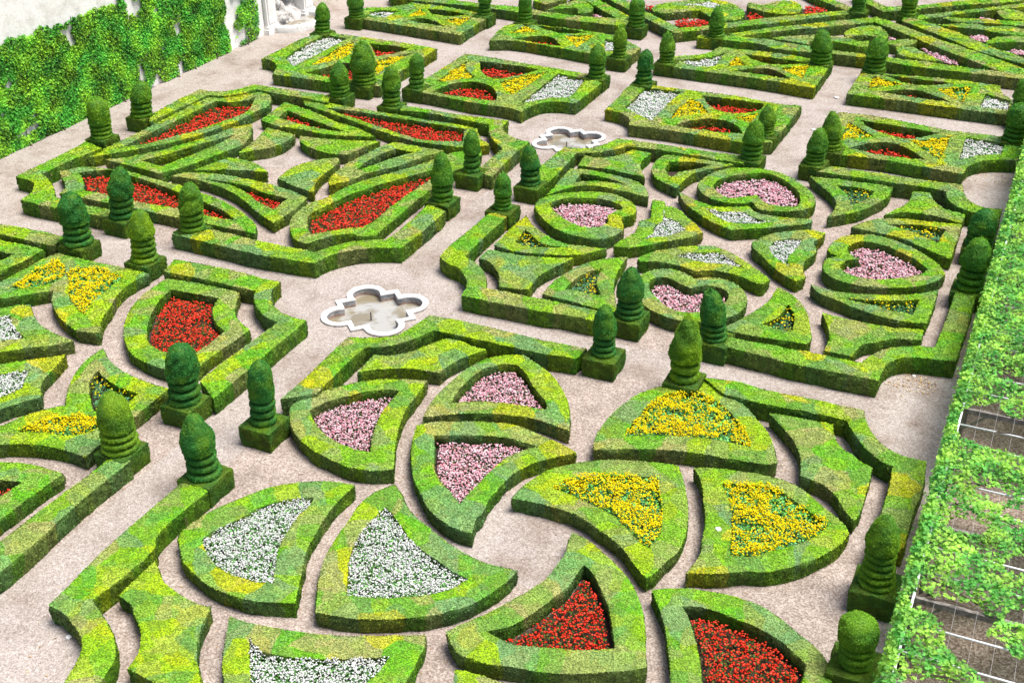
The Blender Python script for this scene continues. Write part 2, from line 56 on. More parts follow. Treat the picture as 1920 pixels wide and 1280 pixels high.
 (0.50, 'small fan hedge with a few red flowers above the gravel centre', "-34.43,45.83* -34.77,48.31* -33.68,48.01 -32.19,47.47 -30.99,46.97 -29.60,46.59 -28.28,45.98* -29.42,45.58 -30.72,45.37 -32.25,45.48 -33.31,45.42", [('r', 'thin red flower strip in the small fan above the gravel centre', "-34.01,47.42* -32.86,46.99 -31.43,46.50 -30.52,46.21 -29.67,45.99* -30.67,45.86 -32.20,45.98 -33.85,46.37*")]),
 (0.50, 'long curved hedge with red flowers along the top of the fan square', "-34.07,48.86* -32.88,49.04 -31.48,48.99 -29.60,48.95 -27.01,48.84 -25.60,48.84 -24.48,48.74* -24.11,48.14 -23.55,47.46 -23.03,47.08* -24.00,46.34 -24.95,46.24 -26.30,46.21 -28.29,46.67 -30.55,47.45 -32.43,48.08 -33.48,48.36", [('r', 'long red flower strip along the top of the fan square', "-32.55,48.50* -31.23,48.58 -29.37,48.55 -27.56,48.55 -26.14,48.52 -24.95,48.45* -24.29,47.00* -25.14,46.61 -26.46,46.51 -28.09,46.94 -29.88,47.54 -31.51,48.05")]),
 (0.50, 'solid petal hedge left above the gravel centre of the fan square', "-33.49,44.96* -31.80,44.69* -31.71,43.57 -31.94,42.85 -32.35,42.41 -32.83,41.78* -33.12,43.52", []),
 (0.50, 'solid petal hedge right above the gravel centre of the fan square', "-31.51,44.66* -29.71,44.90 -27.78,45.53* -28.08,44.51 -28.27,43.56* -29.04,43.37 -30.06,43.55 -31.09,44.10", []),
 (0.50, 'solid petal hedge right below the gravel centre of the fan square', "-28.48,43.06* -29.10,42.58 -29.54,41.89 -29.70,41.08 -29.60,40.07* -28.56,39.66 -27.41,39.41* -27.86,40.26 -28.05,41.13 -28.08,41.93 -28.23,42.78*", []),
 (0.50, 'solid petal hedge left below the gravel centre of the fan square', "-32.97,41.23* -32.03,41.25 -31.43,41.09 -30.44,40.52* -30.43,40.44* -30.94,40.39 -32.20,40.02 -33.49,39.39*", []),
 (0.50, 'narrow hedge fan with a bare slot right of the gravel centre', "-27.13,45.73* -25.84,45.63 -24.56,45.61* -24.93,44.93 -25.64,43.20 -26.36,42.17 -26.69,41.07 -27.20,40.31* -27.55,40.86 -27.71,41.76 -27.75,42.81 -27.54,44.18 -27.40,45.12", [('s', 'bare soil slot in the narrow fan right of the gravel centre', "-26.69,45.07* -25.70,44.99* -26.33,43.83 -26.71,42.75 -27.03,41.96* -27.10,43.42 -26.95,44.34")]),
 (0.50, 'large wing shaped hedge with red flowers at the lower right of the fan square', "-24.92,35.09* -25.50,35.20 -25.99,35.63 -26.51,36.34 -26.80,36.90 -26.91,37.55 -26.85,38.44 -26.59,39.13 -26.48,40.08 -26.13,41.23 -25.50,42.37 -24.84,43.54 -24.32,45.02 -23.76,45.86 -23.10,46.40* -22.82,45.83* -22.72,44.44 -23.06,43.72 -23.06,41.53 -23.03,39.21 -22.93,36.72* -23.54,36.45 -23.73,36.57 -24.33,36.19 -24.68,35.61", [('r', 'largest red flower bed, in the wing shaped hedge facing the large fountain', "-25.90,36.61 -26.31,37.39 -26.15,38.42 -25.88,39.73 -25.36,41.01 -24.72,42.14 -24.06,43.30 -23.50,44.44* -23.50,43.21 -23.62,41.29 -23.70,39.21 -23.64,37.84 -23.72,37.16* -24.06,37.02 -24.57,36.57 -25.01,36.12 -25.28,35.83*")]),
 (0.50, 'wing shaped hedge with red flowers at the lower left of the fan square', "-38.77,37.04* -38.07,37.83 -36.73,38.07 -35.85,38.15 -34.46,37.93 -32.95,37.79 -31.74,37.54 -30.75,37.29 -29.57,36.85 -28.54,36.30 -27.70,35.70 -27.30,35.10* -28.63,35.10 -29.65,35.11 -31.87,35.13 -33.92,35.16 -35.73,35.17 -37.09,35.19* -37.24,35.66 -37.64,36.11 -38.23,36.57", [('r', 'red flower bed half hidden by topiaries at the lower left of the fan square', "-37.93,37.26* -36.80,37.99 -35.45,37.83 -33.43,37.43 -32.46,37.16 -30.98,36.80 -29.49,36.28 -28.69,35.79* -30.09,35.70 -31.77,35.84 -33.37,35.73 -34.89,35.83 -36.35,35.81* -37.03,36.53")]),
 (0.50, 'V shaped fan hedge with red flowers below the gravel centre', "-33.98,38.49* -33.57,39.03 -32.46,39.42 -31.14,39.50 -30.32,39.50 -29.23,39.37 -28.02,39.05 -27.34,38.81* -27.16,37.73 -27.21,36.21* -28.49,36.88 -29.35,37.45 -30.42,38.03 -31.74,38.46 -32.89,38.60", [('r', 'small red flower corner in the V shaped fan hedge', "-32.80,38.76* -31.40,38.92 -29.98,38.82 -29.75,38.69 -28.02,38.45* -27.95,37.29* -29.10,37.74 -29.82,38.21 -31.23,38.68")]),
 (0.65, 'upper border hedge of the left square at the left edge of the photo', "-38.99,31.68* -36.85,31.64 -35.23,31.73 -33.70,31.73* -33.49,30.92* -34.81,30.93 -36.18,30.95 -38.26,30.97*", []),
 (0.50, 'V shaped hedge at the left edge beneath the upper border', "-37.21,30.57* -35.96,30.69 -34.87,30.74 -33.83,30.72* -33.83,29.51 -33.99,28.68 -34.12,27.53*", [('s', 'bare soil in the V shaped hedge at the left edge', "-36.24,29.96* -35.26,29.98 -34.55,29.99* -34.64,29.35 -34.79,28.51*")]),
 (0.50, 'double leaf hedge with two yellow flower patches in the left square', "-33.06,30.70* -31.40,30.68 -30.19,30.72 -28.88,30.72* -28.97,29.92 -28.78,28.84 -28.47,28.23 -28.12,27.35 -27.56,26.55* -28.24,26.40 -29.18,26.69 -30.08,27.22 -30.78,27.87 -31.12,28.36* -31.76,27.67 -32.44,27.10 -33.27,26.69* -33.69,27.10* -33.39,28.07 -33.28,29.27 -33.25,30.13", [('y', 'heart shaped yellow flower patch, right one of the double leaf hedge', "-31.66,29.56* -31.42,30.13 -29.55,30.18* -29.41,29.23 -29.25,28.21 -28.86,27.33* -29.64,27.72 -30.46,28.33 -30.92,28.91"), ('y', 'long yellow flower patch, left one of the double leaf hedge', "-32.66,30.26* -32.07,29.91 -31.65,29.45 -31.58,28.79 -31.86,28.30 -32.71,27.69* -32.81,28.78 -32.85,29.70")]),
 (0.50, 'urn shaped hedge holding red flowers in the left square', "-28.02,30.67* -26.54,30.80 -24.97,30.79* -24.65,30.20 -24.25,29.53 -23.70,29.06 -23.08,28.73* -23.15,27.56 -23.19,26.62 -23.13,25.58* -24.09,25.56 -25.00,25.70 -25.75,25.96 -26.37,26.44 -27.00,27.13 -27.51,27.92 -27.85,28.71 -28.01,29.61", [('r', 'red flower bed with bare soil rim in the urn shaped hedge', "-27.36,30.05* -26.43,30.13 -25.40,30.19* -25.10,29.48 -24.60,28.87 -24.10,28.49 -23.76,28.32* -23.76,27.38 -23.80,26.67* -24.41,26.43 -25.02,26.46 -25.68,26.74 -26.01,27.08 -26.46,27.67 -26.94,28.58 -27.23,29.30")]),
 (0.65, 'upper right border hedge of the left square with a scooped corner at the large fountain', "-28.54,31.82* -26.88,31.91 -25.08,31.84 -24.59,31.79 -23.95,31.86* -23.86,31.25 -23.49,30.61 -22.94,30.11 -22.23,29.85 -21.54,29.82* -21.50,27.08 -21.46,25.96 -21.48,24.62* -22.48,25.30* -22.47,26.66 -22.38,28.13 -22.35,29.35* -22.95,29.49 -23.58,29.93 -24.03,30.37 -24.34,30.94* -25.56,30.91 -26.84,30.92 -28.28,30.87*", []),
 (0.65, 'long lower right border hedge of the left square along the diagonal path', "-22.28,21.13* -22.28,19.72 -22.36,18.19 -22.39,16.89 -22.38,15.77* -21.52,14.93* -21.50,15.99 -21.51,16.82 -21.56,17.79 -21.65,18.81 -21.65,21.05*", []),
 (0.50, 'hedge wedge with a trace of red flowers at the left edge', "-26.00,19.27* -25.12,19.64 -24.46,19.86 -23.84,19.94 -23.11,19.93* -23.16,19.10 -23.18,18.13 -23.20,17.21 -23.18,16.51*", [('r', 'sliver of red flowers at the left edge of the photo', "-25.13,18.76* -24.50,19.01 -23.86,19.19* -23.92,18.41 -24.01,17.64*")]),
 (0.50, 'joined triangle and leaf hedge with two yellow patches behind the round topiary', "-26.76,25.80* -26.05,25.28 -25.35,24.97 -24.63,24.80 -23.94,24.71 -23.22,24.68* -23.20,23.80 -23.15,22.64 -23.13,21.75 -23.09,20.81* -23.81,20.86 -24.49,20.79 -25.09,20.63 -25.78,20.31 -26.55,19.81* -26.56,20.32 -26.46,21.00 -26.19,21.79 -25.88,22.29 -25.49,22.68* -25.91,23.19 -26.28,23.78 -26.61,24.50 -26.77,25.24", [('y2', 'yellow flowers in the triangle behind the yellow faced topiary', "-25.96,24.65* -25.36,24.35 -24.66,24.15 -23.86,24.08* -23.87,23.51 -24.02,22.96 -24.49,22.75* -25.22,23.41 -25.82,24.15"), ('y', 'yellow flower bed in the leaf hedge at the lower left', "-25.81,21.02* -25.68,21.53 -25.33,21.98 -24.84,22.29 -24.30,22.53 -23.80,22.13* -23.96,21.68 -24.34,21.44 -25.15,21.24")]),
 (0.50, 'upper hedge corner with white flowers at the left edge', "-32.74,25.86* -31.91,26.55 -31.13,27.18* -30.48,26.63 -29.69,26.17 -28.85,25.94 -27.99,25.81* -28.48,25.29 -29.08,24.84 -29.69,24.30 -30.46,23.64*", [('w', 'upper white flower corner at the left edge of the photo', "-32.23,25.67* -31.48,26.12 -31.20,26.32* -30.72,25.92 -30.06,25.51 -29.56,25.32* -30.01,24.98 -30.92,24.37*")]),
 (0.50, 'lower hedge corner with white flowers at the left edge', "-29.83,23.02* -29.13,23.72 -28.35,24.37 -27.61,25.04* -27.29,23.94 -27.12,23.41 -26.55,22.76* -27.16,21.72 -27.55,20.79*", [('w', 'lower white flower corner at the left edge of the photo', "-29.28,22.75* -28.67,23.26 -28.00,23.85* -27.76,23.39 -27.42,22.90* -27.68,22.25 -28.09,21.58*")]),
 (0.60, 'patterned hedge square with white, yellow and red strips nearest the ivy wall', "-39.68,53.51* -39.69,55.52 -39.65,57.87 -39.12,59.14* -36.68,59.03 -34.07,58.98 -31.78,58.69* -31.72,56.21 -31.66,53.92 -31.46,51.93* -33.09,51.66 -35.41,51.55 -37.62,51.50* -37.94,52.28 -38.47,53.05 -39.20,53.50", [('w', 'white flower strip in the patterned square nearest the ivy wall', "-38.63,54.12* -38.94,56.36 -38.92,58.68* -37.31,58.49* -37.31,55.57 -37.32,52.98*"), ('y', 'left yellow patch in the patterned square nearest the ivy wall', "-36.60,53.52* -36.76,54.97 -36.91,56.85 -36.73,58.17* -35.72,56.22 -35.66,55.09*"), ('r', 'upper red patch in the patterned square nearest the ivy wall', "-35.76,58.21* -34.51,58.26 -33.11,58.22* -33.49,57.19 -34.17,56.21*"), ('y', 'right yellow patch in the patterned square nearest the ivy wall', "-33.82,55.67* -32.90,57.17 -32.68,57.74* -32.64,54.96 -32.55,53.27*"), ('r', 'lower red patch in the patterned square nearest the ivy wall', "-36.16,52.34* -35.58,53.75 -35.13,54.63 -34.34,54.26 -33.19,52.35* -35.04,52.24")]),
 (0.60, 'patterned hedge square left of the far fountain, white bed at its right', "-30.18,51.90* -29.94,53.93 -29.91,56.09 -29.92,58.48* -28.47,58.44 -27.05,58.26 -24.64,58.02 -21.41,57.65* -21.38,55.45 -21.41,53.40* -22.28,53.31 -22.95,52.91 -23.25,52.16 -23.36,51.30* -23.95,51.52 -26.26,51.59 -28.62,51.89", [('y', 'left yellow patch in the patterned square left of the far fountain', "-29.14,53.57* -29.30,55.37 -29.28,57.67* -28.93,56.49 -27.70,55.09* -28.39,54.34"), ('r', 'upper red patch in the patterned square left of the far fountain', "-28.70,57.65* -26.94,57.69 -25.13,57.58* -25.52,56.58 -25.95,55.86 -26.59,55.32 -27.60,55.84"), ('r', 'lower red patch in the patterned square left of the far fountain', "-28.67,52.20* -28.39,53.61 -27.52,54.42 -26.45,54.23 -25.52,53.18 -25.12,52.21* -26.53,52.12"), ('y', 'right yellow patch in the patterned square left of the far fountain', "-26.16,54.80* -25.86,55.67 -24.66,57.29* -24.62,55.56 -24.78,53.34* -25.36,53.79"), ('w', 'white flower bed in the patterned square left of the far fountain', "-23.99,57.29* -22.32,57.09* -22.00,54.00* -22.91,53.62 -23.49,52.85 -23.91,52.36* -23.95,54.71")]),
 (0.60, 'patterned hedge square right of the far fountain, white bed at its left', "-19.80,53.15* -19.82,55.02 -19.84,56.98 -19.07,57.41* -17.18,57.37 -14.48,57.41 -12.95,57.14 -11.35,57.15* -11.37,54.14 -11.44,52.00* -12.57,51.47* -14.71,51.62 -16.31,51.69 -18.03,51.63* -18.25,52.31 -18.67,52.82 -19.23,53.08", [('w', 'white flower bed in the patterned square right of the far fountain', "-19.09,56.95* -17.26,56.99* -17.29,54.61 -17.24,52.53* -18.00,53.00 -19.05,53.77*"), ('y', 'left yellow patch in the patterned square right of the far fountain', "-16.55,56.27* -16.02,55.86 -15.08,54.52* -16.06,53.87 -16.56,53.11* -16.67,54.15"), ('r', 'upper red patch in the patterned square right of the far fountain', "-16.13,56.85* -14.34,56.92 -13.00,56.81* -13.06,55.81 -14.11,54.96 -15.21,55.37"), ('r', 'lower red patch in the patterned square right of the far fountain', "-16.16,52.31* -15.55,53.30 -14.76,53.87 -13.75,53.71 -12.87,52.52* -14.28,52.26"), ('y', 'right yellow patch in the patterned square right of the far fountain', "-13.84,54.35* -12.92,55.52* -12.94,53.95*")]),
 (0.60, 'patterned hedge square at the right with a scooped corner by the pergola', "-8.99,51.64* -9.23,54.10 -9.55,57.07* -7.90,57.17 -6.03,56.85 -4.23,56.57 -2.05,56.58 -1.31,56.09* -1.31,53.96* -2.09,53.71 -2.70,53.29 -3.14,52.45 -3.24,51.53* -4.66,51.65 -6.35,51.83", [('y', 'left yellow patch in the right patterned square with the scooped corner', "-8.90,56.03* -7.40,54.47* -8.71,53.46*"), ('r', 'upper red patch in the right patterned square with the scooped corner', "-8.42,56.38* -6.53,56.26 -4.73,56.03* -5.99,54.78 -6.91,54.99 -7.68,55.31"), ('y', 'right yellow patch in the right patterned square with the scooped corner', "-4.31,55.86* -4.28,54.40 -4.35,52.71* -5.28,53.89 -5.93,54.55* -5.16,55.00"), ('w', 'white flower bed in the right patterned square with the scooped corner', "-3.69,55.98* -1.98,55.86* -2.00,54.42* -2.78,54.01 -3.59,53.00*"), ('r', 'lower red patch in the right patterned square with the scooped corner', "-8.20,52.58* -7.52,53.56 -6.62,54.03 -5.80,53.59 -4.91,52.56* -6.44,52.33")]),
 (0.60, 'patterned hedge square at the upper right below the long crossing hedge', "-9.71,59.83* -9.73,63.47* -8.69,63.62 -7.14,63.84 -4.89,64.08 -3.06,63.90* -2.79,62.75 -2.30,62.06* -2.31,59.72* -4.04,59.74 -5.88,59.78 -7.76,59.83", [('y', 'left yellow patch in the upper right patterned square', "-9.06,63.11* -7.44,62.30* -8.96,60.98*"), ('r', 'upper red patch in the upper right patterned square', "-8.60,63.47* -7.08,63.52 -4.95,63.50* -6.60,62.52 -7.43,62.62"), ('y', 'right yellow patch in the upper right patterned square', "-5.85,62.24* -4.27,63.26* -4.38,60.78* -4.97,61.24"), ('r', 'lower red patch in the upper right patterned square', "-8.36,60.71* -7.41,61.52 -6.61,61.70 -5.78,61.25 -4.83,60.46* -6.61,60.52"), ('w', 'white flower bed in the upper right patterned square', "-3.53,62.40* -2.34,61.84* -2.28,60.31* -3.61,60.32*")]),
 (0.60, 'patterned hedge square behind the pair of dark topiaries, scooped upper left corner', "-19.91,60.66* -19.35,62.31 -18.38,62.97 -17.86,63.70 -17.61,64.85* -16.21,64.90 -14.96,64.89 -13.13,64.75 -11.47,64.24* -11.39,62.31 -11.38,60.00* -13.79,60.35 -15.33,60.45 -17.46,60.51", [('w', 'pale white flower corner in the patterned square behind the dark topiaries', "-18.99,61.78* -18.09,62.51 -17.43,63.24 -17.05,64.08* -16.91,61.51* -17.79,61.09"), ('y', 'left yellow patch in the patterned square behind the dark topiaries', "-16.37,63.62* -15.47,62.35* -16.29,61.71*"), ('r', 'upper red slot in the patterned square behind the dark topiaries', "-16.07,64.13* -14.76,64.13 -13.32,64.05 -12.55,63.79* -13.78,63.04 -15.02,63.17"), ('r', 'lower red slot in the patterned square behind the dark topiaries', "-15.93,61.09* -15.02,61.88 -14.26,62.19 -13.71,61.94 -12.73,60.88* -13.96,61.02 -14.79,61.02"), ('y', 'right yellow patch in the patterned square behind the dark topiaries', "-13.69,62.43* -12.42,63.51* -12.24,61.26*")]),
 (0.60, 'patterned hedge square at the top centre with yellow corners', "-29.81,61.25* -30.10,64.52 -29.49,65.16* -27.64,65.08 -25.12,64.94 -23.66,64.69 -21.53,63.05* -21.60,60.83* -23.60,61.08 -26.12,61.49 -28.62,61.69", [('y', 'left yellow patch in the top centre patterned square', "-29.36,62.93* -29.14,64.76* -27.99,63.77*"), ('s', 'upper dark slot in the top centre patterned square', "-28.68,64.95* -26.78,64.99 -25.21,64.76* -26.39,64.06 -27.24,64.14"), ('r', 'lower dark red slot in the top centre patterned square', "-28.71,62.06* -28.11,62.73 -27.00,63.18 -25.58,61.71* -27.04,61.79"), ('y', 'right yellow patch in the top centre patterned square', "-26.27,63.57* -24.77,64.46* -24.76,61.84*"), ('w', 'white flower corner in the top centre patterned square', "-23.99,64.00* -23.41,63.82 -22.49,62.19* -23.15,61.71*")]),
 (0.60, 'patterned hedge square at the top left with white flowers beside a topiary', "-38.89,62.31* -39.73,64.50 -38.45,65.19 -37.61,66.61* -35.50,66.54 -31.84,65.95* -31.88,63.95 -31.81,61.58* -33.89,61.80 -36.71,62.13", [('w', 'white flower patch in the top left patterned square', "-38.93,63.38* -38.85,64.28 -37.44,64.72* -37.57,63.00*"), ('y', 'left yellow patch in the top left patterned square', "-36.61,65.70* -35.57,64.53* -36.35,63.65*"), ('s', 'upper dark slot in the top left patterned square', "-36.15,65.70* -34.71,65.89 -33.20,65.55* -34.13,64.77 -35.22,64.80"), ('s', 'lower dark slot in the top left patterned square', "-36.08,63.08* -35.66,63.78 -34.72,63.70 -33.35,62.75* -34.62,62.83"), ('y', 'right yellow patch in the top left patterned square', "-34.19,64.03* -32.77,65.04* -32.70,63.17*")]),
 (0.60, 'long straight border hedge along the top left edge of the photo', "-40.25,68.37* -36.36,68.20 -32.91,68.08 -31.64,68.27 -30.11,68.01 -27.06,67.73 -24.22,67.97 -23.74,67.56* -23.65,66.85* -26.66,66.73 -29.69,67.04 -31.14,67.18 -33.56,67.39 -36.76,67.19 -39.69,67.37*", []),
 (0.57, 'short diagonal hedge at the top centre meeting the long border', "-29.72,72.73* -28.15,71.30 -24.40,67.77* -24.20,68.70* -27.44,71.75 -28.94,73.04*", []),
 (0.50, 'small curled solid hedge at the top edge left of centre', "-29.41,68.60* -29.05,70.05 -28.36,71.84 -27.34,70.58 -26.88,68.98 -27.42,68.61* -27.99,69.59 -28.59,69.35", []),
 (0.50, 'tiny rounded solid hedge at the top edge beside the curled one', "-31.09,70.23* -30.07,69.73* -29.46,71.23 -30.21,72.83 -31.62,72.26*", []),
 (0.60, 'V shaped border hedge pointing down at the top centre', "-28.04,73.28* -26.59,71.80 -23.28,68.80 -20.75,66.53* -19.16,68.01 -16.37,70.32 -14.50,72.22 -12.31,74.34* -12.60,75.01* -14.40,73.49 -16.67,71.49 -18.65,69.48 -19.56,68.52 -20.74,67.54* -23.64,70.06 -25.75,72.14 -27.27,73.59*", []),
 (0.50, 'curly heart hedge with white flowers inside the V border at the top', "-23.66,71.09 -23.60,72.42 -22.74,73.43 -21.80,74.48 -20.10,74.49 -19.02,73.61 -18.29,72.31 -18.26,70.93 -19.09,70.44 -20.05,70.97 -20.95,72.03* -21.99,71.12 -22.98,70.57", [('w', 'small white flower patch in the curly heart at the top', "-22.07,72.64 -21.50,73.53 -20.84,74.13 -19.98,73.22* -20.42,72.72 -21.34,73.00")]),
 (0.50, 'second curled solid hedge at the top right of the V border', "-18.59,74.77 -17.76,74.45 -17.21,75.50 -16.34,76.01 -15.61,75.16 -15.36,74.29 -15.54,73.36 -16.58,73.01 -17.60,73.22 -18.50,73.82", []),
 (0.50, 'thin diagonal hedge at the top edge right of the curled hedges', "-16.18,78.47* -14.84,76.95 -12.76,75.12* -12.64,75.87* -14.20,77.38 -15.18,78.87*", []),
 (0.60, 'far V shaped hedge running out at the top right edge', "-13.28,79.22* -12.25,77.26 -10.71,75.30* -9.14,76.57 -6.39,78.80 -3.42,81.15 -3.51,82.12* -6.51,79.83 -9.28,77.41 -10.72,76.50* -11.96,77.87 -12.67,79.46*", []),
 (0.60, 'chevron border hedge crossing the upper right with its peak left of a topiary', "-17.91,67.46* -16.14,69.42 -13.62,71.74 -10.87,74.09* -9.30,72.85 -6.80,70.76 -4.51,69.06 -1.92,66.93* -1.85,66.14* -3.15,66.31 -5.04,67.83 -6.57,69.12 -9.41,71.79 -10.82,72.97* -13.39,70.74 -15.95,68.69 -17.22,67.18*", []),
 (0.60, 'straight diagonal hedge falling right from the topiary at the upper right', "-9.52,74.61* -8.82,74.53 -6.34,72.62 -3.97,70.32 -2.08,68.80* -2.00,67.86* -4.53,69.26 -6.90,71.49 -9.37,73.71*", []),
 (0.57, 'straight hedge rising right from the topiary at the upper right edge', "-9.06,75.10* -6.92,77.02 -4.67,79.14 -3.08,80.75* -3.00,79.75* -4.80,78.26 -7.48,75.65 -8.59,74.50*", []),
 (0.63, 'long straight border hedge below the chevron across the upper right', "-19.34,66.54* -17.59,67.12 -15.53,67.08 -13.02,66.76 -10.31,66.44 -8.91,66.38 -6.18,66.27 -4.18,66.14 -1.98,66.11* -1.95,65.34* -6.04,65.32 -8.07,65.49 -9.93,65.89 -11.76,65.92 -15.22,65.86 -15.25,65.98 -17.33,66.20 -19.27,65.96*", []),
 (0.50, 'flat winged solid hedge inside the chevron, left part', "-15.59,67.94* -14.45,68.83 -13.27,69.54 -11.64,69.56 -10.90,69.17 -10.45,69.50* -10.40,68.44 -10.85,68.20* -11.40,68.38 -12.31,68.54 -13.36,68.30 -13.42,67.60*", []),
 (0.50, 'crescent solid hedge inside the chevron', "-11.97,70.27 -11.87,71.45 -11.28,72.28 -10.58,72.56 -9.99,71.79 -9.64,70.65 -9.73,69.93* -10.65,70.52 -11.33,70.24 -11.66,69.69", []),
 (0.50, 'pointed solid hedge inside the chevron, beside the crescent', "-9.59,69.71* -8.86,70.29 -7.94,70.61* -8.29,69.44 -8.93,69.04 -9.40,69.25", []),
 (0.50, 'tail shaped solid hedge at the lower right inside the chevron', "-8.90,68.86* -8.24,69.14 -7.27,68.28 -6.22,67.20* -7.30,67.13 -8.53,67.50*", []),
 (0.50, 'thin forked solid hedge at the upper right edge, upper one', "-7.58,75.88* -5.31,76.20 -4.22,76.34 -2.73,76.79* -2.65,75.79* -4.22,75.59 -5.93,75.25 -6.50,75.11", []),
 (0.50, 'thin forked solid hedge at the upper right edge, lower one', "-7.40,74.09* -6.46,74.74 -5.47,75.03 -4.74,74.74* -3.90,75.28 -2.58,74.95* -2.48,73.73* -4.32,73.82 -4.77,74.06 -6.15,74.07", []),
 (0.50, 'small solid hedge lobe at the top right edge above the pink flowers', "-4.66,78.47* -3.96,78.91 -2.87,78.41* -2.75,76.94* -4.05,76.86 -4.56,77.88", []),
 (0.50, 'arched solid hedge at the right edge above the lowest far pink patch', "-4.57,71.63* -4.06,72.74 -3.21,73.37 -2.46,73.51* -2.37,72.45* -3.77,71.88 -4.41,71.43", []),
]
OPEN_BEDS = [
 ('p', 'pink flower tuft near the curled hedge at the top', "-27.14,69.87* -26.02,69.21 -25.74,68.71* -26.74,69.08"),
 ('r', 'red flower patch below the curly heart at the top', "-21.94,69.49* -21.72,70.34 -20.72,71.06 -19.85,70.64* -19.82,69.45 -21.10,68.93"),
 ('r', 'tiny red patch left of the curly heart at the top', "-24.76,72.80* -24.05,72.75 -23.81,71.54 -24.33,71.82*"),
 ('r', 'red flower patch right of the curly heart at the top', "-18.59,73.66* -17.66,73.24 -17.07,72.23 -18.01,71.54*"),
 ('r', 'red flower patch right of the second curled hedge at the top', "-15.65,76.15* -14.94,76.44 -13.90,75.40 -15.30,74.13*"),
 ('p', 'long pink flower strip on the right inside the chevron', "-7.93,70.08* -7.33,69.93 -6.13,68.86 -5.15,67.63* -6.18,67.70 -7.17,68.82"),
 ('p', 'tiny pink patch beside the crescent in the chevron', "-9.71,71.41* -9.37,71.41 -9.24,71.05 -9.62,70.89*"),
 ('p', 'upper pink flower patch at the right edge of the far gardens', "-5.84,76.95* -5.28,77.64 -4.40,77.08 -4.61,76.25 -5.34,76.24"),
 ('p', 'middle pink flower patch at the right edge of the far gardens', "-5.70,73.39* -5.20,73.76 -4.48,73.41 -4.69,72.41 -5.29,72.66"),
 ('p', 'lowest pink flower patch at the right edge of the far gardens', "-3.41,71.54* -2.95,71.73 -2.38,71.57 -2.31,70.69* -2.92,70.70"),
]
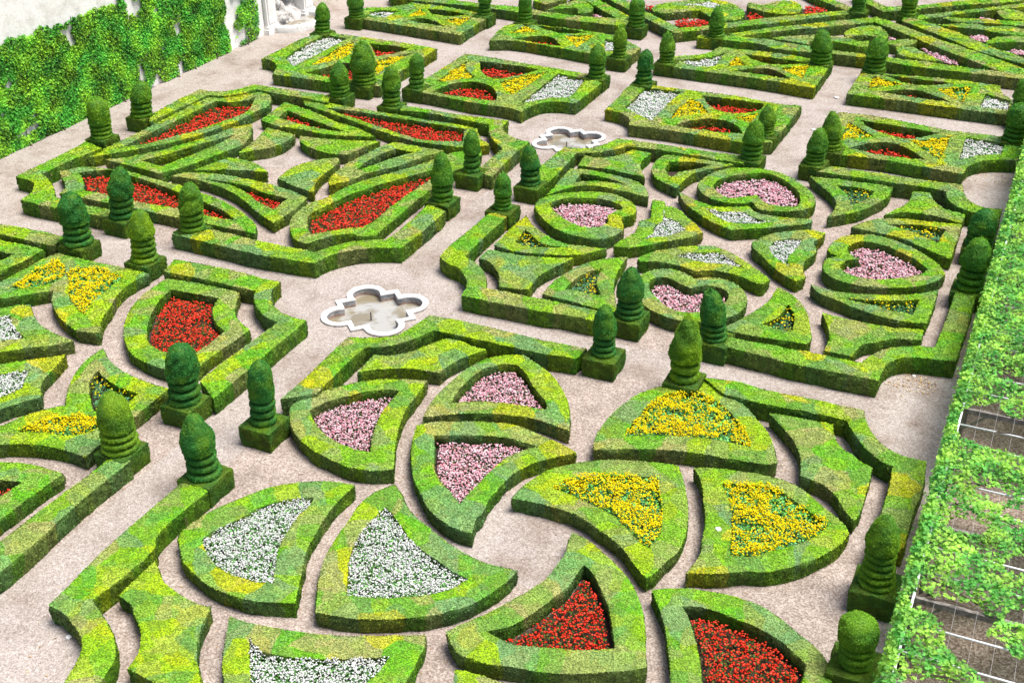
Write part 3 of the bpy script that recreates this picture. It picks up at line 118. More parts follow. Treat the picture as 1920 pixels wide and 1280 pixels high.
TOPIARIES = [
 (-39.56, 40.69, 0.52, 1.80, (0.05, 0.02), 0.45, 'topiary with a yellowed flat top nearest the ivy wall', 'flat'),
 (-39.73, 43.66, 0.52, 1.68, (0.20, 0.09), 0.30, 'topiary with neat rings at the upper left corner of the fan square', 'round'),
 (-39.25, 58.92, 0.45, 1.62, (0.11, 0.05), 0.20, 'dark topiary near the wall fountain with a pointed tuft', 'round'),
 (-39.10, 62.43, 0.49, 1.66, (-0.02, -0.01), 0.20, 'topiary cut by the top edge beside the top left patterned square', 'round'),
 (-32.54, 49.86, 0.50, 1.66, (0.08, 0.04), 0.25, 'topiary directly left of the big ragged one', 'round'),
 (-32.41, 52.01, 0.63, 2.08, (-0.00, -0.00), 0.35, 'big ragged topiary standing on a square block, yellow brown tip', 'big'),
 (-29.47, 49.63, 0.46, 1.90, (0.06, 0.03), 0.35, 'topiary directly right of the big ragged one', 'round'),
 (-29.62, 52.41, 0.41, 1.68, (0.09, 0.04), 0.25, 'topiary at the left corner of the patterned square by the far fountain', 'round'),
 (-32.25, 65.61, 0.41, 1.70, (0.15, 0.07), 0.15, 'dark topiary cut by the top edge right of the top left patterned square', 'round'),
 (-29.41, 65.25, 0.42, 1.68, (0.01, 0.01), 0.15, 'dark topiary at the top edge behind the top centre patterned square', 'round'),
 (-23.16, 66.83, 0.49, 1.60, (0.05, 0.02), 0.10, 'very dark topiary on a square block where the far diagonal hedges meet', 'round'),
 (-18.36, 66.61, 0.44, 1.60, (-0.01, -0.00), 0.12, 'dark topiary at the left end of the long far border hedge', 'round'),
 (-22.00, 60.97, 0.38, 1.66, (0.05, 0.02), 0.50, 'light green topiary on the corner of the top centre patterned square', 'round'),
 (-19.39, 61.10, 0.43, 1.52, (-0.01, -0.01), 0.45, 'light green topiary across the path from the dark block topiary', 'round'),
 (-21.88, 57.35, 0.45, 1.66, (0.03, 0.01), 0.30, 'mid green topiary at the right corner of the square left of the far fountain', 'round'),
 (-19.37, 57.37, 0.44, 1.66, (0.09, 0.04), 0.08, 'blue green topiary at the top corner of the square right of the far fountain', 'round'),
 (-11.94, 64.04, 0.56, 1.70, (-0.07, -0.03), 0.20, 'left one of the two large topiaries below the long far border', 'round'),
 (-9.20, 63.87, 0.58, 1.66, (0.12, 0.06), 0.20, 'right one of the two large topiaries below the long far border', 'round'),
 (-12.11, 74.71, 0.42, 1.32, (0.01, 0.01), 0.10, 'dark topiary at the top edge, left of the two at the far upper right', 'round'),
 (-9.27, 74.99, 0.49, 1.58, (-0.02, -0.01), 0.40, 'lighter topiary at the top edge where the far hedges rise right', 'round'),
 (-11.92, 52.69, 0.40, 1.34, (0.01, 0.01), 0.50, 'light green topiary half hidden behind the dark one in the middle right', 'round'),
 (-11.76, 49.62, 0.47, 1.66, (0.10, 0.04), 0.20, 'dark topiary at the right end of the heart square upper left border', 'round'),
 (-8.84, 52.03, 0.48, 1.68, (-0.10, -0.04), 0.50, 'light green topiary at the left corner of the right patterned square', 'round'),
 (-9.14, 50.13, 0.44, 1.54, (0.09, 0.04), 0.25, 'mid green topiary in front of the light green one on the right', 'round'),
 (-1.70, 59.89, 0.54, 1.66, (-0.02, -0.01), 0.20, 'upper topiary at the right edge next to the pergola', 'round'),
 (-1.64, 56.24, 0.56, 1.68, (-0.01, -0.00), 0.10, 'lower darker topiary at the right edge next to the pergola', 'round'),
 (-22.17, 43.59, 0.37, 1.80, (0.03, 0.01), 0.15, 'slim dark topiary on a low block at the right corner of the fan square', 'round'),
 (-21.94, 40.45, 0.46, 2.00, (0.03, 0.02), 0.15, 'stout dark topiary at the end of the fan square border by the large red bed', 'round'),
 (-19.33, 43.31, 0.43, 1.66, (-0.02, -0.01), 0.05, 'blue green topiary on a dark block at the top left of the heart square', 'round'),
 (-19.35, 40.63, 0.37, 1.48, (0.05, 0.02), 0.10, 'slim dark topiary at the start of the heart square left border', 'round'),
 (-32.71, 31.45, 0.57, 2.02, (0.00, 0.00), 0.03, 'shaggy dark topiary on a wide block at the top of the left square', 'ragged'),
 (-32.82, 34.02, 0.51, 2.04, (0.22, 0.10), 0.00, 'shaggy blackish topiary in front of the lower left red wing bed', 'ragged'),
 (-29.50, 31.31, 0.50, 1.96, (0.10, 0.05), 0.75, 'yellowed topiary with four stacked rings by the left square', 'four'),
 (-29.51, 34.16, 0.49, 1.90, (0.14, 0.06), 0.40, 'topiary with a brown green spiky top at the lower corner of the fan square', 'ragged'),
 (-22.12, 24.11, 0.52, 1.98, (0.09, 0.04), 0.05, 'bushy dark topiary overlapping the urn shaped hedge', 'ragged'),
 (-22.26, 21.38, 0.54, 1.86, (0.00, 0.00), 0.65, 'round topiary with a yellow face at the lower left', 'round'),
 (-19.32, 21.32, 0.49, 1.96, (-0.06, -0.03), 0.02, 'blue green topiary with a tufted tip at the end of the swirl square border', 'round'),
 (-19.32, 24.14, 0.41, 2.06, (0.07, 0.03), 0.08, 'dark topiary on a block beside the leftmost pink bed', 'round'),
 (-11.75, 34.37, 0.47, 1.76, (-0.00, -0.00), 0.05, 'dark round headed topiary on a tall block left of the lowest heart', 'round'),
 (-11.63, 31.69, 0.39, 1.70, (-0.01, -0.00), 0.04, 'blue green topiary at the right end of the swirl square upper border', 'round'),
 (-8.73, 34.03, 0.45, 1.80, (-0.19, -0.09), 0.03, 'dark topiary with a small nipple tip right of the lowest heart', 'nipple'),
 (-8.85, 31.30, 0.48, 2.22, (-0.00, -0.00), 0.70, 'thick topiary with a golden spiky cone above the dome shaped hedge', 'cone'),
 (-1.81, 44.47, 0.52, 1.44, (0.05, 0.02), 0.08, 'upper one of the two dark topiaries beside the pergola path', 'round'),
 (-1.70, 40.87, 0.50, 1.88, (0.09, 0.04), 0.12, 'lower one of the two dark topiaries beside the pergola path', 'round'),
 (-1.79, 24.23, 0.45, 2.02, (-0.02, -0.01), 0.45, 'tall bright green topiary with many rings at the right border end', 'many'),
 (-1.72, 21.36, 0.41, 1.36, (-0.07, -0.03), 0.35, 'ball headed topiary at the bottom right corner by the pergola', 'ball'),
]
LEAFBOX = [(-3.4, -1.8, 34.4, 35.6, 130), (-3.2, -1.6, 33.7, 35.1, 25), (-3.2, -1.5, 52.1, 53.5, 80), (-20.2, -17.9, 14.0, 15.7, 12), (-19.0, -2.0, 12.0, 30.0, 40), (-40.0, -2.0, 14.0, 60.0, 60)]
SMALL = [((-10.34, 60.69, 0, 0.1), 'white scrap on the path between the upper right squares'), ((-10.4, 55.82, 0, 0.09), 'white scrap beside the light green topiary on the right path'), ((-5.86, 24.85, 0.5, 0.07), 'white feather like scrap on the hedge right of the swirl'), ((-18.91, 15.36, 0, 0.07), 'tiny white cap at the foot of the lower left scooped hedge'), ((-2.57, 35.33, 0, 0.05), 'tiny pale scrap among the fallen leaves by the scooped hedge')]
MARK = (-3.74, 49.37)
INNER = [(-19.2,-1.9,14.4,31.2,[(-10.69,22.98,1.9)]),(-19.2,-1.9,34.0,48.9,[]),(-37.2,-21.8,34.0,48.9,[(-31.79,43.60,1.7)]),(-37.2,-22.0,14.4,31.2,[])]
AZD = 75; SKY = .085; SUN = 3.2; EXPO = 0.90
PALETTE = [(0, (.215, .46, .014)), (.17, (.38, .55, .008)), (.32, (.16, .36, .045)), (.43, (.30, .39, .10)), (.58, (.40, .39, .14)), (.70, (.14, .45, .014)), (.81, (.19, .36, .14)), (.95, (.54, .52, .008))]

# ------------------------------------------------------------------ setup
rng = np.random.default_rng(7)
scene = bpy.context.scene
COL = scene.collection
CZ = 20.65
CAM = np.array([0.0, 0.0, CZ])

def tag(o, label=None, cat=None, group=None, kind=None):
    if label: o['label'] = label
    if cat: o['category'] = cat
    if group: o['group'] = group
    if kind: o['kind'] = kind
    return o

def link(name, me, mat, parent=None, loc=None):
    o = bpy.data.objects.new(name, me)
    COL.objects.link(o)
    if mat is not None and me is not None:
        me.materials.append(mat)
    if loc is not None: o.location = loc
    if parent is not None: o.parent = parent
    return o

def empty(name, loc, label, cat, group=None):
    o = bpy.data.objects.new(name, None)
    COL.objects.link(o)
    o.location = loc
    o.empty_display_size = .2
    return tag(o, label, cat, group)

def mk(name, V, tris, tint=None, quads=None, smooth=False):
    """mesh from numpy arrays; faces = tris (n,3) and/or quads (m,4)"""
    me = bpy.data.meshes.new(name)
    V = np.asarray(V, np.float32)
    parts, sizes = [], []
    if tris is not None and len(tris):
        parts.append(np.asarray(tris).ravel()); sizes.append(np.full(len(tris), 3))
    if quads is not None and len(quads):
        parts.append(np.asarray(quads).ravel()); sizes.append(np.full(len(quads), 4))
    L = np.concatenate(parts).astype(np.int32); S = np.concatenate(sizes)
    me.vertices.add(len(V)); me.vertices.foreach_set('co', V.ravel())
    me.loops.add(len(L)); me.loops.foreach_set('vertex_index', L)
    me.polygons.add(len(S))
    st = np.concatenate([[0], np.cumsum(S)[:-1]]).astype(np.int32)
    me.polygons.foreach_set('loop_start', st)
    me.polygons.foreach_set('loop_total', S.astype(np.int32))
    if smooth: me.polygons.foreach_set('use_smooth', np.ones(len(S), bool))
    me.update(calc_edges=True)
    if tint is not None:
        a = me.attributes.new('tint', 'FLOAT', 'FACE')
        a.data.foreach_set('value', np.asarray(tint, np.float32))
    return me

# ------------------------------------------------------------------ noise
def _h(i, j, k, seed):
    n = (i * 374761393 + j * 668265263 + k * 2147483647 + seed * 1274126177) & 0xffffffff
    n = ((n ^ (n >> 13)) * 1274126177) & 0xffffffff
    return ((n ^ (n >> 16)) & 0xffff) / 65535.0
def vnoise(P, scale, seed=0):
    Q = np.asarray(P, float) * scale
    f = np.floor(Q); u = Q - f; u = u * u * (3 - 2 * u); i = f.astype(np.int64)
    out = 0
    for a in (0, 1):
        for b in (0, 1):
            for c in (0, 1):
                w = (u[:, 0] if a else 1 - u[:, 0]) * (u[:, 1] if b else 1 - u[:, 1]) * (u[:, 2] if c else 1 - u[:, 2])
                out = out + w * _h(i[:, 0] + a, i[:, 1] + b, i[:, 2] + c, seed)
    return out * 2 - 1

# ------------------------------------------------------------------ outlines
def parse(s):
    r = []
    for t in s.split():
        c = t.endswith('*'); a, b = t.rstrip('*').split(',')
        r.append((float(a), float(b), c))
    return r
def curve(s, step):
    """outline string -> evenly sampled closed loop; * marks sharp corners"""
    P = parse(s) if isinstance(s, str) else s
    n = len(P); X = np.array([p[:2] for p in P]); C = [p[2] for p in P]
    out = []
    for i in range(n):
        a, b = X[i], X[(i + 1) % n]
        p = X[i - 1] if not C[i] else 2 * a - b
        q = X[(i + 2) % n] if not C[(i + 1) % n] else 2 * b - a
        # centripetal-like tangent lengths
        L = np.hypot(*(b - a)) + 1e-6
        la = np.hypot(*(a - p)) + 1e-6; lb = np.hypot(*(q - b)) + 1e-6
        ta = (a - p) / la * .5 + (b - a) / L * .5; tb = (b - a) / L * .5 + (q - b) / lb * .5
        m = max(1, int(round(L / step)))
        for k in range(m):
            t = k / m; t2 = t * t; t3 = t2 * t
            out.append((2*t3-3*t2+1)*a + (t3-2*t2+t)*ta*L + (-2*t3+3*t2)*b + (t3-t2)*tb*L)
    return np.array(out)
def inside(P, loop):
    x, y = P[:, 0], P[:, 1]; r = np.zeros(len(P), bool)
    A = loop; B = np.roll(loop, -1, 0)
    for (ax, ay), (bx, by) in zip(A, B):
        if ay == by: continue
        c = (ay > y) != (by > y)
        if not c.any(): continue
        r ^= c & (x < (bx - ax) * (y - ay) / (by - ay) + ax)
    return r
def area(l):
    x, y = l[:, 0], l[:, 1]
    return .5 * np.sum(x * np.roll(y, -1) - y * np.roll(x, -1))
def edgedist(P, loop):
    d = np.full(len(P), 1e9)
    A = loop; B = np.roll(loop, -1, 0)
    for a, b in zip(A, B):
        ab = b - a; t = np.clip(((P - a) @ ab) / (ab @ ab + 1e-9), 0, 1)
        d = np.minimum(d, np.hypot(*(P - a - t[:, None] * ab).T))
    return d
def px(loc):  # rough leaf scale with distance (far hedges need coarser foliage)
    return np.linalg.norm(np.array([loc[0], loc[1], 0]) - CAM) / 1236.0

# ------------------------------------------------------------------ leaf cards
def cards(C, N, size, spread=.9, aspect=.6, jitter=.35):
    """a small folded leaf (2 triangles) at every point C, tipped about normal N"""
    n = len(C)
    D = N + rng.normal(0, spread, (n, 3)); D /= np.linalg.norm(D, axis=1)[:, None] + 1e-9
    T = np.cross(D, rng.normal(0, 1, (n, 3))); T /= np.linalg.norm(T, axis=1)[:, None] + 1e-9
    B = np.cross(D, T)
    s = (size * (1 + rng.uniform(-jitter, jitter, n)))[:, None] * .5
    V = np.stack([C - T * s, C - B * s * aspect + D * s * .25, C + T * s, C + B * s * aspect + D * s * .25], 1).reshape(-1, 3)
    i = np.arange(n)[:, None] * 4
    F = np.concatenate([i + [0, 1, 2], i + [0, 2, 3]])
    return V, F
def tri_sample(V, F, dens):
    A, B, C = V[F[:, 0]], V[F[:, 1]], V[F[:, 2]]
    X = np.cross(B - A, C - A); ar = np.linalg.norm(X, axis=1) * .5
    n = rng.poisson(ar * dens); idx = np.repeat(np.arange(len(F)), n)
    u = rng.random(len(idx)); v = rng.random(len(idx)); m = u + v > 1; u[m] = 1 - u[m]; v[m] = 1 - v[m]
    P = A[idx] + (B - A)[idx] * u[:, None] + (C - A)[idx] * v[:, None]
    N = (X / (2 * ar[:, None] + 1e-12))[idx]
    return P, N
def leafy(V, F, size, dens, spread, tlo=.35, off=0.0, asp=.8, top_side=(.54, .20)):
    """surface + leaf cards over it, as one mesh's arrays"""
    P, N = tri_sample(V, F, dens)
    P = P + N * (rng.uniform(-.08, .26, len(P)) * size + off)[:, None]
    cv, cf = cards(P, N, np.full(len(P), size), spread, asp)
    # sides tinted darker than tops: side shade put into colour, plus leaf age
    lt = np.clip(rng.normal(top_side[1], .085, len(P)) + .12 * vnoise(P, 6, 3) + (top_side[0] - top_side[1]) * (N[:, 2] > .6), 0, 1)
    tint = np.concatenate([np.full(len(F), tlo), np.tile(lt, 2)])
    return np.concatenate([V, cv]), np.concatenate([F, cf + len(V)]), tint

# ------------------------------------------------------------------ hedges
def hedge_arrays(loops, z, s, c, seed):
    """closed volume between the outer loop and the holes, sheared flat at z"""
    outer, holes = loops[0], loops[1:]
    lo, hi = outer.min(0), outer.max(0)
    gx, gy = np.meshgrid(np.arange(lo[0], hi[0], s), np.arange(lo[1], hi[1], s * .87))
    gx = gx + (np.arange(gx.shape[0]) % 2)[:, None] * s * .5
    G = np.stack([gx.ravel(), gy.ravel()], 1) + rng.uniform(-.2, .2, (gx.size, 2)) * s
    ok = inside(G, outer)
    for h in holes: ok &= ~inside(G, h)
    G = G[ok]
    d = np.min([edgedist(G, l) for l in loops], 0) if len(G) else np.zeros(0)
    G = G[d > s * .55]
    pts = [Vector(p) for l in loops for p in l] + [Vector(p) for p in G]
    edges = []; k = 0
    for l in loops:
        edges += [(k + i, k + (i + 1) % len(l)) for i in range(len(l))]; k += len(l)
    V2, _, F, _, _, _ = delaunay_2d_cdt(pts, edges, [], 0, 1e-4)
    V2 = np.array([v[:] for v in V2]); F = np.array([f[:] for f in F if len(f) == 3])
    cen = V2[F].mean(1); ok = inside(cen, outer)
    for h in holes: ok &= ~inside(cen, h)
    F = F[ok]
    a = V2[F]; cr = (a[:, 1, 0]-a[:, 0, 0])*(a[:, 2, 1]-a[:, 0, 1])-(a[:, 1, 1]-a[:, 0, 1])*(a[:, 2, 0]-a[:, 0, 0])
    F[cr < 0] = F[cr < 0][:, ::-1]
    V = np.column_stack([V2, np.full(len(V2), z)])
    dd = np.min([edgedist(V2, l) for l in loops], 0)
    V[:, 2] -= .025 * (dd < s * .3)
    V[:, 2] += .018 * vnoise(V, 1.3, seed) + .022 * vnoise(V, 5, seed + 1)
    VV, FF = [V], [F]; base = len(V)
    for li, l in enumerate(loops):
        m = len(l)
        ccw = area(l) > 0
        T = np.roll(l, -1, 0) - np.roll(l, 1, 0); T /= np.linalg.norm(T, axis=1)[:, None] + 1e-9
        Nn = np.column_stack([T[:, 1], -T[:, 0]]) * (1 if ccw else -1)
        if li: Nn = -Nn
        rows = max(3, int(round(z / (s * 1.15))) + 1)
        R = []
        for r in range(rows):
            t = r / (rows - 1); zz = z * (1 - t) - (.025 if r == 0 else 0)
            p3 = np.column_stack([l, np.full(m, zz)])
            o = .022 * np.sin(t * np.pi) + .03 * vnoise(p3, 3.1, seed + 2) * (t > 0) + .022 * vnoise(p3, 9, seed + 4) * (t > 0) - .035 * t
            q = p3.copy(); q[:, :2] += Nn * o[:, None]
            R.append(q)
        W = np.concatenate(R)
        i = np.arange(m); j = (i + 1) % m
        for r in range(rows - 1):
            A, B, C, D = r*m+i, r*m+j, (r+1)*m+j, (r+1)*m+i
            f = np.concatenate([np.stack([A, C, B], 1), np.stack([A, D, C], 1)])
            if (not ccw) != bool(li): f = f[:, ::-1]
            FF.append(f + base)
        VV.append(W); base += len(W)
    V = np.concatenate(VV); F = np.concatenate(FF)
    V[:, :2] -= c
    return V, F

def make_hedge(idx, z, label, out, beds):
    ctrl = np.array([p[:2] for p in parse(out)]); c = ctrl.mean(0)
    p = px(c); s = max(.06, 3.0 * p)
    outer = curve(out, s); holes = [curve(b[2], s) for b in beds]
    zz = z + .0035 * ((idx * 7) % 9 - 4)
    V, F = hedge_arrays([outer] + holes, zz, s, c, idx * 11)
    size = max(.045, 1.85 * p)
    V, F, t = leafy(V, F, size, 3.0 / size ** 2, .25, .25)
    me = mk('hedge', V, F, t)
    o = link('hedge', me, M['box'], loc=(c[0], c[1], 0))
    tag(o, label, 'hedge', 'clipped box hedges of the parterre')
    for kind, lab, b in beds: make_bed(kind, lab, b)

def sheet(loop, z, c, s=.25, amp=.02, seed=0):
    lo, hi = loop.min(0), loop.max(0)
    gx, gy = np.meshgrid(np.arange(lo[0], hi[0], s), np.arange(lo[1], hi[1], s))
    G = np.stack([gx.ravel(), gy.ravel()], 1) + rng.uniform(-.2, .2, (gx.size, 2)) * s
    G = G[inside(G, loop)]
    pts = [Vector(p) for p in loop] + [Vector(p) for p in G]
    n = len(loop)
    V2, _, F, _, _, _ = delaunay_2d_cdt(pts, [(i, (i+1) % n) for i in range(n)], [], 1, 1e-4)
    V = np.array([[v[0], v[1], z] for v in V2]); F = np.array([f[:] for f in F if len(f) == 3])
    V[:, 2] += amp * (vnoise(V, 3, seed) * .5 + .5)
    V[:, :2] -= c
    return V, F

#            inset  foliage z     density  leaf   blossom z      density  size
BED = {'w': (.0, (.10, .42), 1.0, 1.0, (.38, .52), 560, .048),
       'y': (.0, (.08, .50), 1.0, 1.1, (.44, .64), 660, .055),
       'y2': (.08, (.05, .38), .7, 1.1, (.34, .60), 130, .055),
       'r': (.15, (.04, .20), .9, 1.0, (.20, .31), 230, .064),
       'p': (.13, (.04, .22), .9, 1.0, (.20, .31), 480, .060)}
CAT = {'w': 'white', 'y': 'yellow', 'y2': 'yellow', 'r': 'red', 'p': 'pink'}
def blossoms(P, size):
    """little rounded flower heads: squashed 5 sided double cones"""
    n = len(P); k = 5
    ang = np.arange(k) * 2 * np.pi / k
    rot = rng.uniform(0, 6.28, n)
    sz = size * (1 + rng.uniform(-.35, .35, n))
    ax = rng.normal(0, .35, (n, 3)) + [0, 0, 1]; ax /= np.linalg.norm(ax, axis=1)[:, None]
    T = np.cross(ax, rng.normal(0, 1, (n, 3))); T /= np.linalg.norm(T, axis=1)[:, None]
    B = np.cross(ax, T)
    ring = (T[:, None] * np.cos(ang)[None, :, None] + B[:, None] * np.sin(ang)[None, :, None]) * (sz * .5)[:, None, None] + P[:, None]
    top = P + ax * (sz * .16)[:, None]; bot = P - ax * (sz * .22)[:, None]
    V = np.concatenate([ring, top[:, None], bot[:, None]], 1).reshape(-1, 3)
    i = np.arange(n)[:, None] * (k + 2)
    F = np.concatenate([i + [a, (a+1) % k, k] for a in range(k)] + [i + [(a+1) % k, a, k+1] for a in range(k)])
    t = np.tile(rng.random(n), 2 * k)
    return V, F, t
def make_bed(kind, label, out, open_=False):
    P0 = parse(out); c = np.array([q[:2] for q in P0]).mean(0)
    loop = curve(out, .25); p = px(c)
    # soil runs a little way under the hedge
    cc = loop.mean(0); big = cc + (loop - cc) * (1 + .05 / max(.3, np.sqrt(abs(area(loop)))))
    V, F = sheet(big, .012, c, .3, .02, 5)
    if kind == 's':
        o = link('soil', mk('soil', V, F), M['soil'], loc=(c[0], c[1], 0)); tag(o, kind='structure'); return
    inset, fz, fd, fl, bz, bd, bs = BED[kind]
    root = empty('flower_bed', (c[0], c[1], 0), label, 'flower bed', 'flower beds of the parterre')
    link('soil', mk('soil', V, F), M['soil'], root)
    A = abs(area(loop)); lo, hi = loop.min(0), loop.max(0)
    def pts(n_per, ins):
        n = int(n_per * (hi - lo).prod()) + 4
        Q = rng.uniform(lo, hi, (n, 2)); Q = Q[inside(Q, loop)]
        if ins > .03 and len(Q): Q = Q[edgedist(Q, loop) > ins * (.6 + .5 * rng.random(len(Q)))]
        return Q
    small = A < .5
    if small: inset *= .3
    scale = max(1, p / .028)
    ls = .06 * max(1, p / .035)
    Q = pts(fd * (1.7 if kind in 'rp' else 2.6) / ls ** 2, inset)
    if len(Q) < 8: Q = np.repeat(c[None], 12, 0) + rng.normal(0, .08, (12, 2))
    cl = .5 + .5 * vnoise(np.column_stack([Q, Q[:, 0] * 0]), 5, 9)
    z = fz[0] + (fz[1] - fz[0]) * rng.random(len(Q)) ** .45 * (.65 + .45 * cl)
    C = np.column_stack([Q - c, z])
    V, F = cards(C, np.tile([0, 0, 1.], (len(C), 1)), np.full(len(C), ls * 1.25 * fl), .55, .55)
    link('foliage', mk('foliage', V, F, np.tile(rng.random(len(C)), 2)), M['leaf_' + kind], root)
    b = bs * max(1, p / .030)
    Q = pts(bd / max(1, p / .030) ** 1.7, inset)
    if len(Q) < 5: Q = np.repeat(c[None], 7, 0) + rng.normal(0, .07, (7, 2))
    q3 = np.column_stack([Q, Q[:, 0] * 0])
    if kind in ('y', 'y2'):
        keep = .6 * vnoise(q3, 1.9, 17) + .6 * vnoise(q3, 6, 18) + rng.uniform(-.4, .4, len(Q)) > (-.30 if kind == 'y' else -.05)
        Q = Q[keep]; q3 = q3[keep]
    z = bz[0] + (bz[1] - bz[0]) * np.clip(.5 + .5 * vnoise(q3, 4, 9) + rng.uniform(-.35, .35, len(Q)), 0, 1)
    V, F, t = blossoms(np.column_stack([Q - c, z]), b)
    link('blossoms', mk('blossoms', V, F, t), M['bl_' + kind[0]], root)

# ------------------------------------------------------------------ topiaries
def lathe(prof, seg, seed, amp, lean=(0, 0), z0=0, zs=1):
    a = np.arange(seg) / seg * 2 * np.pi
    V = []
    for r, z in prof:
        ox, oy = lean[0] * (z - z0) / zs, lean[1] * (z - z0) / zs
        V.append(np.column_stack([np.cos(a) * r + ox, np.sin(a) * r + oy, np.full(seg, z)]))
    V = np.concatenate(V); n = len(prof)
    F = []
    i = np.arange(seg); j = (i + 1) % seg
    for k in range(n - 1):
        A, B, C, D = k*seg+i, k*seg+j, (k+1)*seg+j, (k+1)*seg+i
        F += [np.stack([A, B, C], 1), np.stack([A, C, D], 1)]
    F = np.concatenate(F)
    rad = V.copy(); rad[:, 2] = 0; l = np.linalg.norm(rad, axis=1)[:, None] + 1e-6
    V = V + rad / l * (amp * vnoise(V + seed, 5, seed) + amp * .6 * vnoise(V + seed, 12, seed + 1))[:, None]
    return V, F
def topiary(i, x, y, r, h, lean, tint, label, shape):
    zb = .675
    root = empty('topiary', (x, y, 0), label, 'topiary', 'clipped yew topiaries on block bases')
    col = np.array([.085, .34, .030]) * (1 - tint) + np.array([.36, .56, .015]) * tint
    if tint < .1: col = np.array([.050, .26, .042])
    color = (*col, 1)
    p = px((x, y)); size = max(.042, 1.55 * p)
    r = r * .95
    def part(name, V, F, sp=.5, dens=4.5, sz=size, m='yew', extra=None):
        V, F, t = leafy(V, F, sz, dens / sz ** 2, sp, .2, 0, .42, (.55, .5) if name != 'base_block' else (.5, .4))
        if extra is not None:
            F = np.concatenate([F, extra[1] + len(V)]); V = np.concatenate([V, extra[0]]); t = np.concatenate([t, np.full(len(extra[1]), .95)])
        o = link(name, mk(name, V, F, t), M[m], root); o.color = color
        return o
    # square clipped base
    w = .53 if shape != 'wide' else .7
    sq = [(-w, -w, True), (w, -w, True), (w, w, True), (-w, w, True)]
    if shape == 'big': sq = [(-.62, -.62, True), (.62, -.62, True), (.62, .62, True), (-.62, .62, True)]
    V, F = hedge_arrays([curve(sq, max(.07, 3 * p))], zb, max(.07, 3 * p), np.zeros(2), 900 + i)
    bo = part('base_block', V, F)
    bo.color = (*(np.array([.13, .22, .022]) * (.8 + .3 * rng.random())), 1)
    nr = {'many': 5, 'four': 4, 'cone': 2, 'ball': 3}.get(shape, 3)
    frac = {'many': .46, 'four': .42, 'cone': .25, 'ball': .42, 'big': .30}.get(shape, .36)
    frac *= rng.uniform(.88, 1.22); ex = rng.uniform(1.9, 3.3); wob = rng.uniform(0, 6)
    hr = h * frac / nr
    seg = 22
    for k in range(nr):
        z1 = zb + .015 + k * hr; R = r * (1.0 - .035 * k) * (1 + rng.uniform(-.05, .05))
        pf = [(R * .42, z1), (R * .93, z1 + hr * .03), (R * 1.0, z1 + hr * .25), (R * .98, z1 + hr * .50), (R * .86, z1 + hr * .66), (R * .42, z1 + hr * .72)]
        V, F = lathe(pf, seg, i * 13 + k, .022, lean, zb, h)
        part('ring', V, F)
    z1 = zb + h * frac + .01; H = h * (1 - frac)
    R = r * (1.0 - .03 * nr) * 1.06
    pf = [(R * .5, z1), (R * .92, z1 + .02)]
    for t in np.linspace(.06, 1, 12):
        if shape == 'ball': q = np.sqrt(max(0, 1 - ((t - .45) / .55) ** 2)) * 1.12 if t > .45 else 1.0 + .12 * np.sin(t / .45 * 1.57)
        elif shape == 'cone': q = 1.08 * (1 - t ** 1.8) ** .75
        elif shape == 'flat': q = (1 - t ** 6) ** .5
        elif shape == 'nipple': q = (1 - t ** 2.2) ** .6 if t < .9 else (1 - t) * 2.2
        else: q = (1 - t ** ex) ** .60 * (1 + .05 * np.sin(t * 6 + wob))
        pf.append((max(R * q, .01), z1 + H * t))
    rag = shape in ('ragged', 'big', 'cone')
    V0, F0 = lathe(pf, seg + 4, i * 17 + 5, .075 if rag else .04, lean, zb, h)
    # wispy new shoots at the tip
    n = 40 if rag or tint > .4 else 14
    C = np.column_stack([rng.normal(0, r * .22, n), rng.normal(0, r * .22, n), zb + h * (1 - .06 * rng.random(n))]) + [lean[0], lean[1], 0]
    C[:, 2] -= (np.hypot(C[:, 0] - lean[0], C[:, 1] - lean[1]) / r) ** 2 * .35 * H
    n2 = len(C); s = size * 1.9
    D = rng.normal(0, .35, (n2, 3)) + [0, 0, 1]; D /= np.linalg.norm(D, axis=1)[:, None]
    T = np.cross(D, rng.normal(0, 1, (n2, 3))); T /= np.linalg.norm(T, axis=1)[:, None]
    V = np.stack([C - T * s * .15, C + T * s * .15, C + D * s], 1).reshape(-1, 3)
    part('crown', V0, F0, .8 if rag else .55, extra=(V, np.arange(n2 * 3).reshape(-1, 3)))

